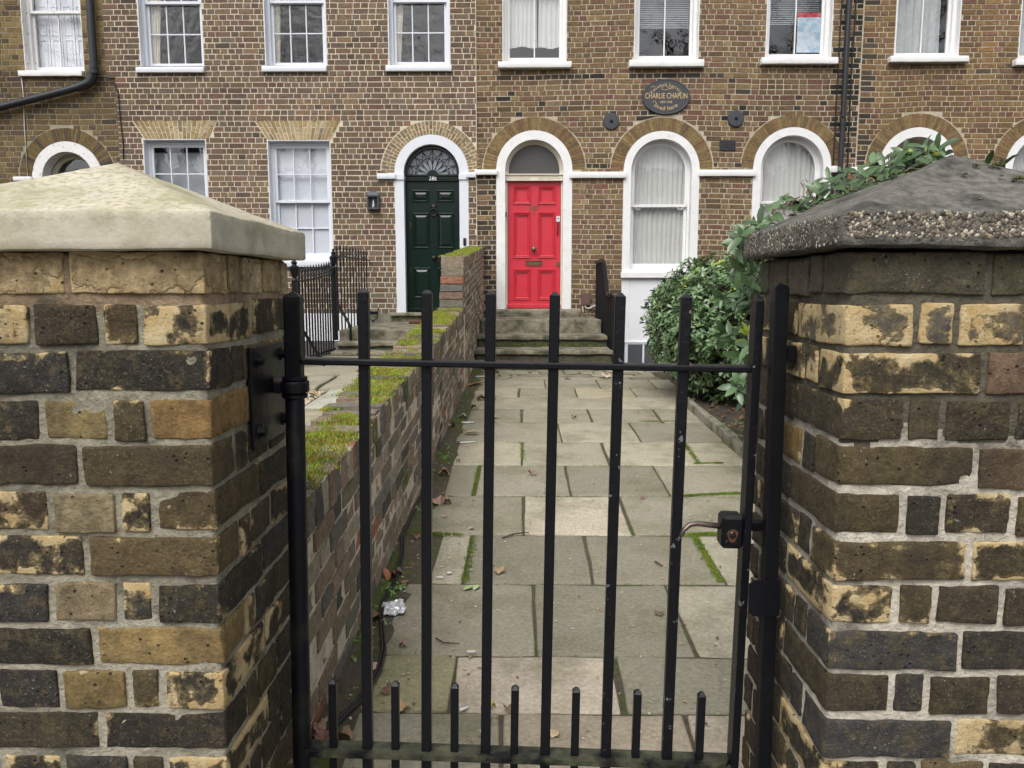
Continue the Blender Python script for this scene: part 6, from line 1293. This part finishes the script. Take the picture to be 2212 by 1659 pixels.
for x, y, s in ((1025, 886, .08), (1039, 866, .1), (974, 926, .07), (990, 1000, .03), (960, 1120, .03), (900, 1165, .04), (1150, 1028, .05), (862, 1245, .04), (966, 1090, .06), (870, 1400, .03), (832, 1500, .04), (1000, 905, .07), (1052, 880, .06), (1240, 905, .05), (1388, 1080, .03), (690, 1580, .05), (700, 1600, .06), (725, 1605, .05), (745, 1600, .05), (680, 1600, .05)):
    dry_leaf(x, y, s, 'tiny dry brown leaf scrap on the slabs or along the wall foot', random.Random(x).choice([(.3,.16,.1), (.42,.26,.17), (.2,.1,.07)]), maple=True, flat=.5, group='tiny leaf scraps')
rr_ = random.Random(2); mb = MB()
for i in range(900):                                              # grit, petals and bark crumbs
    X = -.5 + 2.0 * rr_.random() ** 1.8; Y = rr_.uniform(1.9, 8.2); s = rr_.uniform(.002, .006); c = rr_.choice([(.5,.45,.34), (.3,.2,.12), (.12,.08,.05), (.55,.5,.4), (.4,.3,.12)]); a = rr_.uniform(0, 6)
    mb.add([(X + s*math.cos(a + k*1.57)*(1 if k % 2 else 1.8), Y + s*math.sin(a + k*1.57)*(1 if k % 2 else 1.8), gz(Y) + .005 + .002*(k % 2)) for k in range(4)] + [(X, Y, gz(Y) + .009)], [(0,1,4), (1,2,4), (2,3,4), (3,0,4)], (*c, 0))
o = mb.build('grit', M['gravel'], None); tag(o, 'scattered grit and bark crumbs on the slabs', 'debris', kind='stuff')
def scrap(px_, py_, l, w, label, ang=0, m='paper', name='paper_scrap'):
    p = gat(px_, py_); vs, fs = noisy_block(l, w, .003, (5, 4, 1), .001, .003, 30, px_); e = Matrix.Translation(p + Vector((0,0,.009))) @ Matrix.Rotation(R(ang), 4, 'Z'); mb = MB(); mb.add([tuple(e @ Vector(v)) for v in vs], fs); return tag(mb.build(name, M[m], None, smooth=True), label, 'paper scrap', 'white scraps on the path')
scrap(1010, 915, .10, .03, 'thin white paper strip by the wall in the fourth far slab row', 4); scrap(1010, 958, .11, .025, 'thin crumpled white strip on the joint left of the third bar', 12); scrap(1039, 815, .12, .07, 'crumpled white paper in the corner of the broken paving', 20)
scrap(970, 1242, .016, .02, 'small square white paper scrap on the slab', 10)
def butt(px_, py_, ang, label):
    p = gat(px_, py_) + Vector((0,0,.011)); d = Vector((math.cos(R(ang)), math.sin(R(ang)), 0)); mb = MB(); mb.tube([tuple(p - d*.014), tuple(p + d*.014)], .004, 8); return tag(mb.build('cigarette_butt', M['paper'], None, smooth=True), label, 'cigarette butt', 'cigarette butts on the path')
butt(950, 1253, 5, 'white cigarette butt on the joint beside the second bar'); butt(1018, 1415, 3, 'white cigarette butt on the joint above the pinkish slab'); butt(1002, 1539, 35, 'white cigarette butt in the joint behind the second short bar')
def twig(pts, label, r=.003): mb = MB(); mb.tube([tuple(gat(*p) + Vector((0,0,.012))) for p in pts], [r]*(len(pts)-1) + [r*.5], 5); return tag(mb.build('twig', M['bark'], None), label, 'twig', 'twigs on the path')
twig([(1085, 1168), (1110, 1159), (1143, 1155)], 'forked twig lying across the slab joint left of the fourth bar', .004); twig([(941, 1386), (958, 1396), (992, 1398)], 'thin curved twig on the slab between second and third bars'); twig([(1415, 1219), (1431, 1229)], 'short thick twig on the right hand slab', .005); twig([(942, 1020), (943, 1042)], 'short twig upright beside the folded leaf', .004)
# foil wrapper and black cable
fp = gat(848, 1322); vs, fs = noisy_block(.088, .092, .006, (14, 14, 1), .002, .010, 38, 3, fine=.004); mb = MB(); fr_ = Matrix.Translation(fp + Vector((0,0,.016))) @ Euler((.12, -.1, .15)).to_matrix().to_4x4(); mb.add([tuple(fr_ @ Vector(v)) for v in vs], fs); tag(mb.build('foil_wrapper', mat('crumpled foil', (.86,.86,.88), .33, metal=.45), None), 'crumpled silver foil wrapper beside the black cable at the wall', 'wrapper')
cp = [(905, 1050), (893, 1080), (880, 1110), (868, 1140), (866, 1170), (866, 1205), (858, 1240), (845, 1275), (826, 1305), (820, 1335), (823, 1375), (826, 1415), (815, 1460), (798, 1490), (770, 1525), (738, 1560), (710, 1590)]
pts = []
for p in cp: v = gat(*p); v.z += .016 + .004*math.sin(p[1]); v.x = max(v.x, WX1 + .012); pts.append(tuple(v))
mb = MB(); mb.tube(pts, .0055, 8); mb.tube([(x + .010, y + .002, z) for x, y, z in pts], .0045, 8); tag(mb.build('power_cable', M['cable'], None, smooth=True), 'twin black cable snaking along the foot of the mossy wall', 'cable')

# ------------------------------------------------------------------ bare street trees behind the viewer, seen mirrored in the panes
def bare_tree(base, h, seed, label):
    r = random.Random(seed); root = thing('bare_tree', label, 'tree', base, 'street trees mirrored in the panes'); tk = MB(); cr = MB(); b = Vector(base)
    def grow(p, d, l, rad, lev):
        q = p + d * l * .5 + Vector((r.gauss(0,1), r.gauss(0,1), r.gauss(0,1))) * l * .05; e = q + (d + Vector((r.gauss(0,.15), r.gauss(0,.15), .06))).normalized() * l * .5
        (tk if lev == 0 else cr).tube([tuple(p), tuple(q), tuple(e)], [rad, rad*.85, rad*.68], 7 if lev < 2 else 4, cap=False)
        if lev >= 6: return
        for i in range(3 if lev in (0, 1, 3) else 2):
            ax_ = d.orthogonal().normalized(); ax_.rotate(Matrix.Rotation(r.uniform(0, 6.28), 3, d)); nd = d.copy(); nd.rotate(Matrix.Rotation(R(r.uniform(22, 52)), 3, ax_)); grow(e, (nd + Vector((0,0,.1))).normalized(), l * r.uniform(.62, .8), rad * r.uniform(.5, .66), lev + 1)
    grow(b, Vector((0, 0, 1)), h * .32, h * .026, 0); tk.build('trunk', M['bark'], root, smooth=True); cr.build('crown', M['bark'], root)
for i, (x, y, h, lab) in enumerate(((6.5, -8, 14, 'bare winter tree mirrored in the panes above the plaque'), (11.5, -8, 15, 'bare winter tree mirrored in the window with the poster'), (16.5, -8.5, 15, 'bare winter tree mirrored in the right house upper windows'), (-13.5, -8, 15, 'bare winter tree mirrored in the window nearest the waste pipe'), (-8.5, -8.5, 14, 'bare winter tree mirrored in the middle window of the brown house'))): bare_tree((x, y, -.1), h, 60 + i, lab)

# ------------------------------------------------------------------ the terrace across the road, seen only as reflections
t = thing('opposite_terrace', 'long brick terrace across the road, mirrored faintly in the arched panes', 'house', (0, -30, -.1))
YT = -30
mb = MB(); mb.box(-55, 55, YT - 8, YT, -.1, 7.2); mb.build('wall', mat('opposite brick', (.17,.13,.09), .9, var=.3), t)
mb = MB(); mb.add([(-55.3,YT+.2,7.2),(55.3,YT+.2,7.2),(55.3,YT-4,9.6),(-55.3,YT-4,9.6),(-55.3,YT-8.2,7.2),(55.3,YT-8.2,7.2)], [(0,3,2,1),(3,4,5,2),(0,4,3),(1,2,5)]); mb.build('roof', mat('slate roof', (.07,.07,.075), .8, var=.3), t)
for i in range(28):
    for z in (.9, 4.3):
        x = -40.5 + 3 * i; mb = MB(); frame_rect(mb, x - .6, x + .6, z, z + 2, .12, YT - .02, YT + .1); w = mb.build('window', M['white2'], t); mb = MB(); mb.box(x - .5, x + .5, YT + .01, YT + .015, z + .1, z + 1.9); mb.build('pane', M['dark'], w)
